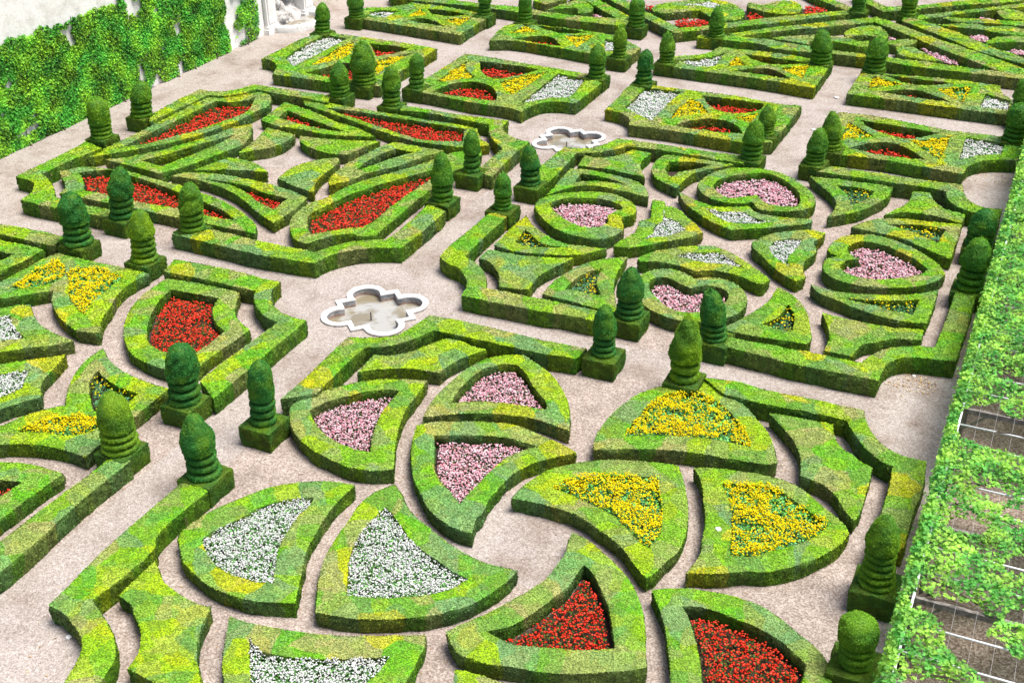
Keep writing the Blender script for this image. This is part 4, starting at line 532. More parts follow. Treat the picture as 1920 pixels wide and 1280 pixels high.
# ------------------------------------------------------------------ materials
M = {}
def new_mat(name):
    m = bpy.data.materials.new(name); m.use_nodes = True
    nt = m.node_tree; nt.nodes.clear()
    o = nt.nodes.new('ShaderNodeOutputMaterial'); b = nt.nodes.new('ShaderNodeBsdfPrincipled')
    nt.links.new(b.outputs[0], o.inputs[0])
    M[name] = m
    return m, nt, b, o
class NT:
    def __init__(s, nt): s.nt = nt
    def n(s, t, **k):
        x = s.nt.nodes.new('ShaderNode' + t)
        for a, v in k.items():
            if hasattr(x, a): setattr(x, a, v)
            else: x.inputs[a.replace('_', ' ')].default_value = v
        return x
    def l(s, a, b): s.nt.links.new(a, b)
    def math(s, op, a, b=None):
        x = s.nt.nodes.new('ShaderNodeMath'); x.operation = op
        for i, v in enumerate((a, b)):
            if v is None: continue
            if isinstance(v, (int, float)): x.inputs[i].default_value = v
            else: s.l(v, x.inputs[i])
        return x.outputs[0]
    def ramp(s, fac, stops, mode='LINEAR'):
        r = s.nt.nodes.new('ShaderNodeValToRGB'); r.color_ramp.interpolation = mode
        e = r.color_ramp.elements
        while len(e) > 1: e.remove(e[-1])
        e[0].position = stops[0][0]; e[0].color = (*stops[0][1], 1)
        for p_, c_ in stops[1:]:
            q = e.new(p_); q.color = (*c_, 1)
        s.l(fac, r.inputs[0]); return r.outputs[0]
    def mix(s, fac, a, b, mode='MIX'):
        x = s.nt.nodes.new('ShaderNodeMix'); x.data_type = 'RGBA'; x.blend_type = mode
        if isinstance(fac, (int, float)): x.inputs[0].default_value = fac
        else: s.l(fac, x.inputs[0])
        for i, v in ((6, a), (7, b)):
            if isinstance(v, tuple): x.inputs[i].default_value = (*v, 1)
            else: s.l(v, x.inputs[i])
        return x.outputs[2]
    def noise(s, vec, scale, detail=3, rough=.55):
        x = s.n('TexNoise'); x.inputs['Scale'].default_value = scale; x.inputs['Detail'].default_value = detail
        x.inputs['Roughness'].default_value = rough
        if vec is not None: s.l(vec, x.inputs['Vector'])
        return x.outputs['Fac']
def tintmul(g, col, lo, hi):
    a = g.n('Attribute', attribute_name='tint')
    f = g.math('ADD', g.math('MULTIPLY', a.outputs['Fac'], hi - lo), lo)
    c = g.n('CombineColor'); [g.l(f, c.inputs[i]) for i in range(3)]
    return g.mix(1.0, col, c.outputs[0], 'MULTIPLY')
def leafshade(g, b, o, col, rough=.55, trans=.25):
    g.l(col, b.inputs['Base Color']); b.inputs['Roughness'].default_value = rough
    b.inputs['Specular IOR Level'].default_value = .22
    if trans:
        t = g.n('BsdfTranslucent'); g.l(col, t.inputs['Color'])
        m = g.n('MixShader'); m.inputs[0].default_value = trans
        g.l(b.outputs[0], m.inputs[1]); g.l(t.outputs[0], m.inputs[2]); g.l(m.outputs[0], o.inputs[0])

# box hedge: neighbouring plants differ in hue, so the runs read as blocks of colour
m, nt, b, o = new_mat('box'); g = NT(nt)
geo = g.n('NewGeometry')
nz = g.n('TexNoise'); nz.inputs['Scale'].default_value = 1.6; nz.inputs['Detail'].default_value = 2; g.l(geo.outputs['Position'], nz.inputs['Vector'])
off = g.n('VectorMath', operation='MULTIPLY_ADD'); g.l(nz.outputs['Color'], off.inputs[0]); off.inputs[1].default_value = (.42, .42, 0); g.l(geo.outputs['Position'], off.inputs[2])
flat = g.n('VectorMath', operation='MULTIPLY'); g.l(off.outputs[0], flat.inputs[0]); flat.inputs[1].default_value = (1, 1, 0)
vo = g.n('TexVoronoi'); vo.inputs['Scale'].default_value = .95; g.l(flat.outputs[0], vo.inputs['Vector'])
sp = g.n('SeparateColor'); g.l(vo.outputs['Color'], sp.inputs[0])
pal = g.ramp(sp.outputs[0], PALETTE, 'CONSTANT')
vo2 = g.n('TexVoronoi'); vo2.inputs['Scale'].default_value = 2.1; g.l(flat.outputs[0], vo2.inputs['Vector'])
sp2 = g.n('SeparateColor'); g.l(vo2.outputs['Color'], sp2.inputs[0])
pal2 = g.ramp(sp2.outputs[1], PALETTE, 'CONSTANT')
soft = g.math('MULTIPLY', g.noise(geo.outputs['Position'], .5, 2), .75)
col = g.mix(g.math('MULTIPLY', soft, .75), pal, pal2)
big = g.noise(geo.outputs['Position'], .22, 2)
col = g.mix(g.math('MULTIPLY', big, .22), col, (.15, .30, .02))
blot = g.noise(geo.outputs['Position'], 4.5, 3, .6)
col = g.mix(g.ramp(blot, [(.55, (0, 0, 0)), (.75, (.5, .5, .5))]), col, (.26, .28, .06))
hole = g.ramp(g.noise(geo.outputs['Position'], 13, 2, .6), [(.30, (.45, .45, .45)), (.40, (1, 1, 1))])
col = g.mix(1.0, col, hole, 'MULTIPLY')
shade_age = g.math('MULTIPLY', g.math('SUBTRACT', .42, g.n('Attribute', attribute_name='tint').outputs['Fac']), 1.6)  # side leaves pulled to dark green: painted shade and leaf age together
col = g.mix(shade_age, col, (.12, .30, .045))
ms = g.n('Mapping'); ms.inputs['Scale'].default_value = (7, 7, .9); g.l(geo.outputs['Position'], ms.inputs['Vector'])
stk = g.ramp(g.noise(ms.outputs[0], 1.0, 3, .6), [(.32, (.62, .62, .62)), (.60, (1.2, 1.2, 1.2))])
col = g.mix(g.math('MULTIPLY', shade_age, 1.6), col, g.mix(1.0, col, stk, 'MULTIPLY'))
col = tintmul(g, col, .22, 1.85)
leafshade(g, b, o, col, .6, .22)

m, nt, b, o = new_mat('yew'); g = NT(nt)
oi = g.n('ObjectInfo'); tc = g.n('TexCoord')
geo = g.n('NewGeometry')
n1 = g.noise(geo.outputs['Position'], 2.2, 3)
col = g.mix(g.ramp(n1, [(.42, (0, 0, 0)), (.7, (.75, .75, .75))]), oi.outputs['Color'], (.20, .40, .018))
n2 = g.noise(geo.outputs['Position'], 1.3, 2)
col = g.mix(g.ramp(n2, [(.40, (.5, .5, .5)), (.55, (0, 0, 0))]), col, (.04, .22, .04))
col = tintmul(g, col, .35, 1.4)
leafshade(g, b, o, col, .6, .15)

def simple_leaf(name, c1, c2, sc=6, lo=.5, hi=1.5, trans=.2):
    m, nt, b, o = new_mat(name); g = NT(nt); geo = g.n('NewGeometry')
    col = g.mix(g.ramp(g.noise(geo.outputs['Position'], sc, 3), [(.4, (0, 0, 0)), (.62, (1, 1, 1))]), c1, c2)
    leafshade(g, b, o, tintmul(g, col, lo, hi), .6, trans)
simple_leaf('leaf_w', (.15, .42, .09), (.26, .50, .20))
simple_leaf('leaf_y', (.20, .56, .07), (.16, .50, .22))
simple_leaf('leaf_y2', (.10, .28, .06), (.10, .28, .16))
simple_leaf('leaf_r', (.13, .075, .022), (.10, .20, .03))
simple_leaf('leaf_p', (.13, .12, .04), (.11, .22, .05))
simple_leaf('ivy', (.07, .33, .035), (.22, .48, .03), .9, .12, 2.1, .25)
simple_leaf('vine', (.13, .46, .09), (.42, .74, .11), 1.6, .5, 1.4, .4)
def petals(name, c1, c2, c3):
    m, nt, b, o = new_mat(name); g = NT(nt)
    a = g.n('Attribute', attribute_name='tint')
    leafshade(g, b, o, g.ramp(a.outputs['Fac'], [(0, c1), (.5, c2), (1, c3)]), .55, .35)
petals('bl_w', (.86, .88, .83), (.93, .93, .92), (.96, .96, .95))
petals('bl_y', (.95, .70, .001), (.99, .85, .002), (1.0, .92, .02))
petals('bl_r', (.62, .022, .008), (.90, .050, .018), (.95, .13, .07))
petals('bl_p', (.86, .34, .44), (.95, .62, .70), (.97, .88, .90))

def pos_mat(name, rough=.9):
    m, nt, b, o = new_mat(name); g = NT(nt); geo = g.n('NewGeometry'); b.inputs['Roughness'].default_value = rough
    b.inputs['Specular IOR Level'].default_value = .2
    return g, b, geo.outputs['Position']
def bump(g, b, h, strength, dist):
    bm = g.n('Bump'); bm.inputs['Strength'].default_value = strength; bm.inputs['Distance'].default_value = dist
    g.l(h, bm.inputs['Height']); g.l(bm.outputs[0], b.inputs['Normal'])
g, b, P = pos_mat('gravel')
peb = g.n('TexVoronoi'); peb.inputs['Scale'].default_value = 34; g.l(P, peb.inputs['Vector'])
sc = g.n('SeparateColor'); g.l(peb.outputs['Color'], sc.inputs[0])
fine = g.ramp(sc.outputs[0], [(0, (.25, .215, .190)), (.35, (.335, .295, .268)), (.75, (.405, .362, .335)), (1, (.50, .455, .43))])
mid = g.ramp(g.noise(P, 9, 4, .7), [(.3, (.74, .72, .70)), (.7, (1.14, 1.14, 1.14))])
col = g.mix(1.0, fine, mid, 'MULTIPLY')
lg = g.ramp(g.noise(P, .45, 6, .68), [(.36, (.74, .69, .65)), (.52, (1, 1, 1)), (.72, (1.10, 1.11, 1.12))])
st = g.ramp(g.noise(P, 1.7, 5, .7), [(.30, (.70, .64, .60)), (.42, (1, 1, 1))])
lg = g.mix(1.0, lg, st, 'MULTIPLY')
col = g.mix(1.0, col, lg, 'MULTIPLY')
g.l(col, b.inputs['Base Color']); bump(g, b, sc.outputs[1], .5, .02)
g, b, P = pos_mat('inner_gravel_shaded')  # browner gravel, with shade between the hedges mixed into its colour
pv = g.n('TexVoronoi'); pv.inputs['Scale'].default_value = 26; g.l(P, pv.inputs['Vector']); s2 = g.n('SeparateColor'); g.l(pv.outputs['Color'], s2.inputs[0])
g.l(g.mix(1.0, g.ramp(s2.outputs[0], [(0, (.20, .16, .135)), (.5, (.315, .262, .23)), (1, (.46, .40, .36))]), g.ramp(g.noise(P, 1.1, 4), [(.3, (.80, .78, .76)), (.7, (1.18, 1.18, 1.18))]), 'MULTIPLY'), b.inputs['Base Color']); bump(g, b, s2.outputs[1], .5, .02)
g, b, P = pos_mat('soil')
g.l(g.ramp(g.noise(P, 14, 4, .7), [(.3, (.020, .013, .010)), (.7, (.085, .060, .048))]), b.inputs['Base Color']); bump(g, b, g.noise(P, 18, 4), .9, .05)
g, b, P = pos_mat('brown_gravel')
pv = g.n('TexVoronoi'); pv.inputs['Scale'].default_value = 24; g.l(P, pv.inputs['Vector']); s2 = g.n('SeparateColor'); g.l(pv.outputs['Color'], s2.inputs[0])
g.l(g.mix(1.0, g.ramp(s2.outputs[0], [(0, (.13, .09, .07)), (.6, (.27, .205, .17)), (1, (.42, .34, .29))]), g.ramp(g.noise(P, .8, 4), [(.3, (.75, .74, .72)), (.7, (1.15, 1.15, 1.15))]), 'MULTIPLY'), b.inputs['Base Color']); bump(g, b, s2.outputs[1], .5, .02)
g, b, P = pos_mat('rim_stone', .7)
g.l(g.ramp(g.noise(P, 4, 5, .7), [(.30, (.36, .35, .33)), (.42, (.62, .61, .59)), (.6, (.78, .78, .77))]), b.inputs['Base Color']); bump(g, b, g.noise(P, 12, 4), .4, .02)
g, b, P = pos_mat('fountain_wall', .85)
sx = g.n('SeparateXYZ'); g.l(P, sx.inputs[0])
zz = g.math('ADD', g.math('ADD', sx.outputs[2], .52), g.math('MULTIPLY', g.noise(P, 3, 3), .08))
c1 = g.ramp(g.noise(P, 7, 4), [(.3, (.20, .20, .205)), (.7, (.42, .42, .42))])
c2 = g.ramp(g.noise(P, 9, 4), [(.3, (.22, .13, .10)), (.7, (.45, .34, .28))])
g.l(g.mix(g.ramp(zz, [(.40, (1, 1, 1)), (.46, (0, 0, 0))]), c1, c2), b.inputs['Base Color'])
g, b, P = pos_mat('wall_render', .9)
c = g.ramp(g.noise(P, 1.4, 6, .7), [(.3, (.62, .60, .56)), (.5, (.80, .79, .77)), (.7, (.87, .865, .855))])
sp_ = g.n('TexVoronoi'); sp_.inputs['Scale'].default_value = 5; g.l(P, sp_.inputs['Vector'])
c = g.mix(g.ramp(g.noise(P, 11, 3, .7), [(.64, (0, 0, 0)), (.72, (.7, .7, .7))]), c, (.25, .23, .21))
g.l(c, b.inputs['Base Color']); bump(g, b, g.noise(P, 6, 4), .5, .03)
g, b, P = pos_mat('rubble_stone', .9)
mp = g.n('Mapping'); mp.inputs['Scale'].default_value = (1, 1, 1.7); g.l(P, mp.inputs['Vector'])
vb = g.n('TexVoronoi'); vb.inputs['Scale'].default_value = 2.6; g.l(mp.outputs[0], vb.inputs['Vector']); s3 = g.n('SeparateColor'); g.l(vb.outputs['Color'], s3.inputs[0])
ve = g.n('TexVoronoi', feature='DISTANCE_TO_EDGE'); ve.inputs['Scale'].default_value = 2.6; g.l(mp.outputs[0], ve.inputs['Vector'])
c = g.ramp(s3.outputs[0], [(0, (.42, .36, .28)), (.5, (.58, .52, .43)), (1, (.70, .65, .56))])
c = g.mix(g.ramp(ve.outputs['Distance'], [(.02, (1, 1, 1)), (.06, (0, 0, 0))]), c, (.66, .63, .57))
g.l(c, b.inputs['Base Color']); bump(g, b, ve.outputs['Distance'], .4, .04)
g, b, P = pos_mat('rock', .85)
g.l(g.ramp(g.noise(P, 4, 6, .7), [(.3, (.12, .11, .10)), (.5, (.45, .43, .41)), (.7, (.72, .71, .70))]), b.inputs['Base Color']); bump(g, b, g.noise(P, 9, 5), .9, .06)
g, b, P = pos_mat('white_stone', .7)
g.l(g.ramp(g.noise(P, 2, 5), [(.3, (.72, .71, .68)), (.7, (.84, .83, .81))]), b.inputs['Base Color'])
g, b, P = pos_mat('white_metal', .35)
b.inputs['Base Color'].default_value = (.72, .74, .76, 1)
g, b, P = pos_mat('wire', .4); b.inputs['Base Color'].default_value = (.42, .42, .42, 1)
g, b, P = pos_mat('old_wood', .85)
g.l(g.ramp(g.noise(P, 8, 5), [(.3, (.10, .09, .08)), (.7, (.27, .25, .23))]), b.inputs['Base Color'])
g, b, P = pos_mat('vine_bark', .9)
g.l(g.ramp(g.noise(P, 12, 4), [(.3, (.035, .028, .022)), (.7, (.12, .09, .07))]), b.inputs['Base Color'])
g, b, P = pos_mat('dry_leaf', .8)
a_ = g.n('Attribute', attribute_name='tint')
g.l(g.ramp(a_.outputs['Fac'], [(0, (.30, .14, .06)), (.6, (.50, .36, .18)), (1, (.66, .56, .38))]), b.inputs['Base Color'])
g, b, P = pos_mat('water', .05)
b.inputs['Specular IOR Level'].default_value = .9
g.l(g.ramp(g.noise(P, 1.2, 3), [(.42, (.215, .185, .125)), (.55, (.36, .355, .33))]), b.inputs['Base Color']); bump(g, b, g.noise(P, 5, 2), .04, .02)
g, b, P = pos_mat('dark_metal', .5); b.inputs['Base Color'].default_value = (.03, .03, .03, 1)

# ------------------------------------------------------------------ simple solids
def bm_box(bm, x0, x1, y0, y1, z0, z1):
    v = [bm.verts.new(p) for p in ((x0,y0,z0),(x1,y0,z0),(x1,y1,z0),(x0,y1,z0),(x0,y0,z1),(x1,y0,z1),(x1,y1,z1),(x0,y1,z1))]
    for f in ((3,2,1,0),(4,5,6,7),(0,1,5,4),(1,2,6,5),(2,3,7,6),(3,0,4,7)): bm.faces.new([v[i] for i in f])
def bm_tube(bm, pts, r, seg=6, taper=1.0):
    pts = [Vector(p) for p in pts]; rings = []
    for i, p in enumerate(pts):
        d = (pts[min(i+1, len(pts)-1)] - pts[max(i-1, 0)]).normalized()
        u = d.orthogonal().normalized(); w = d.cross(u); rr = r * (1 - (1 - taper) * i / (len(pts)-1))
        rings.append([bm.verts.new(p + (u * math.cos(a) + w * math.sin(a)) * rr) for a in [k * 2 * math.pi / seg for k in range(seg)]])
    for a, b_ in zip(rings, rings[1:]):
        for k in range(seg): bm.faces.new((a[k], a[(k+1) % seg], b_[(k+1) % seg], b_[k]))
    bm.faces.new(rings[0][::-1]); bm.faces.new(rings[-1])
def done(bm, name, mat, parent=None, bevel=0, smooth=False):
    if bevel: bmesh.ops.bevel(bm, geom=bm.edges[:], offset=bevel, segments=2, affect='EDGES')
    bmesh.ops.recalc_face_normals(bm, faces=bm.faces[:])
    me = bpy.data.meshes.new(name); bm.to_mesh(me); bm.free()
    if smooth: me.polygons.foreach_set('use_smooth', np.ones(len(me.polygons), bool))
    return link(name, me, M[mat], parent)

# ------------------------------------------------------------------ fountains
def quatrefoil(dia, d, r, k=1.0):
    """outline: a square turned on its corner joined with four round lobes"""
    N = 720; out = []
    for i in range(N):
        a = 2 * math.pi * i / N; c, s = math.cos(a), math.sin(a)
        t = dia / (abs(c) + abs(s))
        for sx in (-1, 1):
            for sy in (-1, 1):
                bx = c * sx * d + s * sy * d; disc = bx * bx - 2 * d * d + r * r
                if disc > 0: t = max(t, bx + math.sqrt(disc))
        out.append((c * t * k, s * t * k))
    return np.array(out)[::5]
def fountain(x, y, k, label):
    root = empty('fountain', (x, y, 0), label, 'fountain', 'quatrefoil fountain basins')
    O = quatrefoil(1.63, .86, .70, k); I = quatrefoil(1.37, .86, .49, k)
    zt = .085; zw = -.22; n = len(O)
    def ringmesh(name, loopsz, mat, parent=root):
        V = np.concatenate([np.column_stack([l, np.full(n, z)]) for l, z in loopsz])
        i = np.arange(n); j = (i + 1) % n; Q = []
        for q in range(len(loopsz) - 1):
            Q.append(np.stack([q*n+i, q*n+j, (q+1)*n+j, (q+1)*n+i], 1))
        return link(name, mk(name, V, None, None, np.concatenate(Q)), M[mat], parent)
    ringmesh('rim', [(O * .985, -.02), (O * .985, zt - .07), (O, zt - .06), (O, zt - .01), (O * .995, zt), (I * 1.01, zt), (I, zt - .012), (I, zt - .06)], 'rim_stone')
    ringmesh('basin_wall', [(I * 1.012, zt - .055), (I * 1.012, zw - .15)], 'fountain_wall')
    V, F = sheet(I * 1.012, zw, np.zeros(2), .2, 0)
    link('water', mk('water', V, F), M['water'], root)
    bm = bmesh.new(); bm_tube(bm, [(0, -.3, zw - .1), (0, -.3, zw + .30)], .022, 8); bm_tube(bm, [(0, -.3, zw + .28), (0, -.3, zw + .34)], .012, 6)
    done(bm, 'jet_pipe', 'dark_metal', root)
    return np.array([x, y]) + O * .97
FL1 = fountain(-20.37, 32.28, 1.0, "large white rimmed quatrefoil fountain where the paths cross")
FL2 = fountain(-20.37, 50.02, .94, "smaller looking quatrefoil fountain further up the path")

# ------------------------------------------------------------------ ground
R_ = 420
pts = [Vector(p) for p in ((-R_, -R_), (R_, -R_), (R_, R_), (-R_, R_))]
edges = [(0, 1), (1, 2), (2, 3), (3, 0)]
k = 4
for l in (FL1, FL2):
    pts += [Vector(p) for p in l]; edges += [(k + i, k + (i + 1) % len(l)) for i in range(len(l))]; k += len(l)
V2, _, F, _, _, _ = delaunay_2d_cdt(pts, edges, [], 0, 1e-5)
V2 = np.array([v[:] for v in V2]); F = np.array([f[:] for f in F if len(f) == 3]); cen = V2[F].mean(1)
F = F[~inside(cen, FL1) & ~inside(cen, FL2)]
tag(link('ground', mk('ground', np.column_stack([V2, np.zeros(len(V2))]), F), M['gravel']), kind='structure')
bm = bmesh.new()
v = [bm.verts.new(p) for p in ((-.95, 0, .004), (14, 0, .004), (14, 110, .004), (-.95, 110, .004))]; bm.faces.new(v)
tag(done(bm, 'arbour_path', 'brown_gravel'), kind='structure')

def inner_path_shaded(x0, x1, y0, y1, cuts, holes):  # darker sheet over the ground, carrying painted shade of the narrow paths
    n_ = 24; L_ = []
    for (cx_, cy_), (fx, fy), rr in cuts:   # each corner scooped by a quarter circle round the nearest roundel
        a0 = {(-1, -1): 0, (-1, 1): -90, (1, 1): 180, (1, -1): 90}[(fx, fy)]
        for t_ in range(n_ + 1):
            a_ = math.radians(a0 + 90 * t_ / n_); L_.append((cx_ + rr * math.cos(a_), cy_ + rr * math.sin(a_)))
    outer_ = np.array(L_)
    pts_ = [Vector(q) for q in outer_]; ed_ = [(i, (i + 1) % len(outer_)) for i in range(len(outer_))]; k_ = len(outer_); H_ = []
    for hx, hy, hr in holes:
        c_ = np.array([(hx + hr * math.cos(a) * (1 + .05 * math.sin(5 * a)), hy + hr * math.sin(a)) for a in np.linspace(0, 2 * math.pi, 40, endpoint=False)])
        H_.append(c_); pts_ += [Vector(q) for q in c_]; ed_ += [(k_ + i, k_ + (i + 1) % 40) for i in range(40)]; k_ += 40
    V2, _, F, _, _, _ = delaunay_2d_cdt(pts_, ed_, [], 0, 1e-4)
    V2 = np.array([v[:] for v in V2]); F = np.array([f[:] for f in F if len(f) == 3]); ce = V2[F].mean(1); ok = inside(ce, outer_)
    for c_ in H_: ok &= ~inside(ce, c_)
    tag(link('inner_path_shaded', mk('inner_path_shaded', np.column_stack([V2, np.full(len(V2), .004)]), F[ok]), M['inner_gravel_shaded']), kind='structure')
for x0, x1, y0, y1, hs in INNER:
    e_ = .45; r_ = 2.6
    inner_path_shaded(x0, x1, y0, y1, [((x0 - e_ + .0, y0 - e_), (-1, -1), r_), ((x0 - e_, y1 + e_), (-1, 1), r_), ((x1 + e_, y1 + e_), (1, 1), r_), ((x1 + e_, y0 - e_), (1, -1), r_)], hs)

# ------------------------------------------------------------------ hedges, beds, topiaries
for i, (z, lab, out, beds) in enumerate(HEDGES): make_hedge(i, z, lab, out, beds)
for kind, lab, out in OPEN_BEDS: make_bed(kind, lab, out, True)
for i, t in enumerate(TOPIARIES): topiary(i, *t)

# ------------------------------------------------------------------ ivy wall and wall fountain
WX = -43.4
bm = bmesh.new(); bm_box(bm, WX - 1.2, WX, -5, 58.55, -.3, 9.5)
wall = tag(done(bm, 'garden_wall', 'wall_render'), "tall pale rendered wall partly covered in ivy, top left", 'wall')
bm = bmesh.new(); bm_box(bm, WX - 1.2, WX - .05, 64.3, 120, -.3, 7.5)
tag(done(bm, 'garden_wall', 'rubble_stone'), "beige rubble stone wall running on behind the wall fountain", 'wall')
def ivy(y0, y1, ztop, label, dens, seed, gaps=.0, lo=0.0):
    root = empty('ivy', (WX, (y0 + y1) / 2, 0), label, 'climbing plant', 'ivy plants on the wall')
    n = int((y1 - y0) * 6 * dens)
    P = np.column_stack([np.zeros(n), rng.uniform(y0, y1, n), rng.uniform(0.02, 6.5, n)])
    edge = ztop(P[:, 1]) + .13 * vnoise(P * [1, 1, 0], 1.5, seed) + .12 * vnoise(P, 5, seed)
    keep = P[:, 2] < edge
    q = vnoise(P * [1, 1, .8], .55, seed + 3) + .55 * vnoise(P, 1.6, seed + 4) + .25 * vnoise(P, 4, seed + 5)
    keep &= q > -1.2 + gaps
    side = np.minimum(P[:, 1] - y0, y1 - P[:, 1]) + .5 * vnoise(P, 1.2, seed + 9)
    keep &= side > -.1
    P = P[keep]
    thick = .10 + .10 * (.5 + .5 * vnoise(P, 1.7, seed + 7))
    P[:, 0] = .02 + thick * rng.random(len(P)) ** .5
    P[:, 1] -= (y0 + y1) / 2
    V, F = cards(P, np.tile([1.0, 0, .45], (len(P), 1)), np.full(len(P), .125), .5, .8)
    t = np.clip(.5 + .35 * vnoise(P, 1.3, seed + 11) + rng.normal(0, .2, len(P)), 0, 1)
    link('foliage', mk('foliage', V, F, np.tile(t, 2)), M['ivy'], root)
    for s in np.arange(y0 + 1, y1, 2.1):
        bm = bmesh.new(); yy = s - (y0 + y1) / 2 + rng.uniform(-.4, .4); w = rng.uniform(-.5, .5)
        bm_tube(bm, [(.32, yy + w, 0), (.14, yy + w * .5, .18), (.06, yy, .5), (.05, yy - w * .3, 1.3)], .035, 6, .4); done(bm, 'stem', 'vine_bark', root)
ivy(22, 47.8, lambda y: 4.75 + .02 * (47 - y), "dense dark green ivy covering the lower wall at the far left", 600, 20, .12)
ivy(47.3, 52.2, lambda y: 6 + 0 * y, "lighter yellow green ivy with bare wall gaps, middle of the wall", 520, 40, .72)
ivy(51.8, 55.6, lambda y: 6 + 0 * y, "thick ivy curtain right of the bare wall gaps", 600, 60, .42)
ivy(56.2, 58.5, lambda y: 6 + 0 * y, "narrow ivy column beside the white pilaster", 330, 80, .3)
fr = empty('wall_fountain', (WX, 61.6, 0), "white framed rocky wall fountain with a half round basin", 'fountain')
def loc(bmf, name, mat, **k):
    o_ = done(bmf, name, mat, **k); o_.parent = fr; return o_
for s in (-1, 1):
    bm = bmesh.new(); c_ = s * 1.95
    bm_box(bm, -.6, .30, c_ - .55, c_ + .55, 0, .45); bm_box(bm, -.6, .36, c_ - .62, c_ + .62, -.1, .28)
    bm_box(bm, -.6, .22, c_ - .48, c_ + .48, .45, 5.5); bm_box(bm, -.5, .27, c_ - .34, c_ + .34, .6, 5.3)
    loc(bm, 'pilaster', 'white_stone')
bm = bmesh.new(); bm_box(bm, -1.4, -.75, -3.0, 2.7, -.3, 6.0); loc(bm, 'back_wall', 'rubble_stone')
bm = bmesh.new(); bm_box(bm, -.8, 0, -3.05, -2.5, -.3, 9.5); bm_box(bm, -.8, 0, 2.45, 2.75, -.3, 7.5); loc(bm, 'side_pier', 'wall_render')
n = 40; gy, gz = np.meshgrid(np.linspace(-1.5, 1.5, n), np.linspace(0, 5.2, n)); gg = np.column_stack([gy.ravel()*0, gy.ravel(), gz.ravel()])
dx = -.62 + .45 * (.5 + .5 * vnoise(gg, 1.8, 5)) + .25 * vnoise(gg, 4.5, 6) + np.clip(1.0 - gg[:, 2], 0, 1) * .9 * (1 - (gg[:, 1] / 1.6) ** 2)
gg[:, 0] = dx; ii = (np.arange(n-1)[:, None] * n + np.arange(n-1)[None]).ravel()
link('rock_face', mk('rock_face', gg, None, None, np.stack([ii, ii+1, ii+n+1, ii+n], 1)), M['rock'], fr)
seg = 28; an = np.linspace(-math.pi/2, math.pi/2, seg)
def arc(r, z): return np.column_stack([.3 + np.cos(an) * r * .85, np.sin(an) * r, np.full(seg, z)])
V = np.concatenate([arc(2.0, 0), arc(2.0, .34), arc(1.97, .38), arc(1.72, .38), arc(1.70, .34), arc(1.70, .02)])
i = np.arange(seg - 1); Q = np.concatenate([np.stack([q*seg+i, q*seg+i+1, (q+1)*seg+i+1, (q+1)*seg+i], 1) for q in range(5)])
link('basin', mk('basin', V, None, None, Q), M['rim_stone'], fr)
V = np.concatenate([arc(1.70, .16), [[.1, 0, .16]]]); link('water', mk('water', V, np.stack([np.full(seg-1, seg), i, i+1], 1)), M['water'], fr)

# ------------------------------------------------------------------ vine arbour at the right
PR = empty('arbour', (0, 36, 0), "metal and grey timber vine arbour along the right edge", 'pergola')
bm = bmesh.new()
bm_box(bm, -.845, -.795, -22, 24, 2.28, 2.33); done(bm, 'edge_rail', 'white_metal', PR)
bm = bmesh.new(); bm_box(bm, 3.2, 3.25, -22, 24, 2.28, 2.33); done(bm, 'edge_rail', 'white_metal', PR)
ys = np.arange(16.73 - 36, 25, 2.722)
for yb in ys:
    bm = bmesh.new(); bm_box(bm, -1.0, 3.4, yb - .05, yb + .05, 2.13, 2.275); done(bm, 'cross_beam', 'old_wood', PR)
    for px_ in (-.78, 3.2):
        bm = bmesh.new(); bm_box(bm, px_ - .05, px_ + .05, yb - .047, yb + .047, 0, 2.127); done(bm, 'post', 'old_wood', PR)
    bm = bmesh.new(); bm_tube(bm, [(-.73, yb, 1.6), (-.2, yb, 2.12)], .03, 5); done(bm, 'brace', 'old_wood', PR)
    for q in (.87, 1.80):
        bm = bmesh.new(); bm_tube(bm, [(-.80, yb + q, 2.305), (3.2, yb + q, 2.305)], .024, 8); done(bm, 'cross_bar', 'white_metal', PR, smooth=True)
for wx in (-.38, .06, .50, .95, 1.4, 1.85, 2.3, 2.75):
    bm = bmesh.new(); bm_tube(bm, [(wx, -22, 2.34), (wx, 24, 2.34)], .0028, 4); done(bm, 'wire', 'wire', PR)
GAPS = [(.35, 29.35, 1.5, 1.0), (1.5, 29.6, 1.2, .8), (.05, 21.85, .75, .62), (.6, 20.9, .75, .55), (1.3, 20.5, .8, .6), (-.1, 19.3, .75, .55), (.9, 19.2, 1.0, .6),
        (.4, 26.5, .55, .3), (-.1, 25.05, .5, .35), (1.25, 24.0, .5, .5), (1.05, 26.0, .6, .25), (.35, 32.25, .5, .35), (.9, 32.0, .5, .3), (1.4, 22.3, .35, .35), (-.6, 29.6, .25, .9), (-.72, 22.0, .2, .5)]
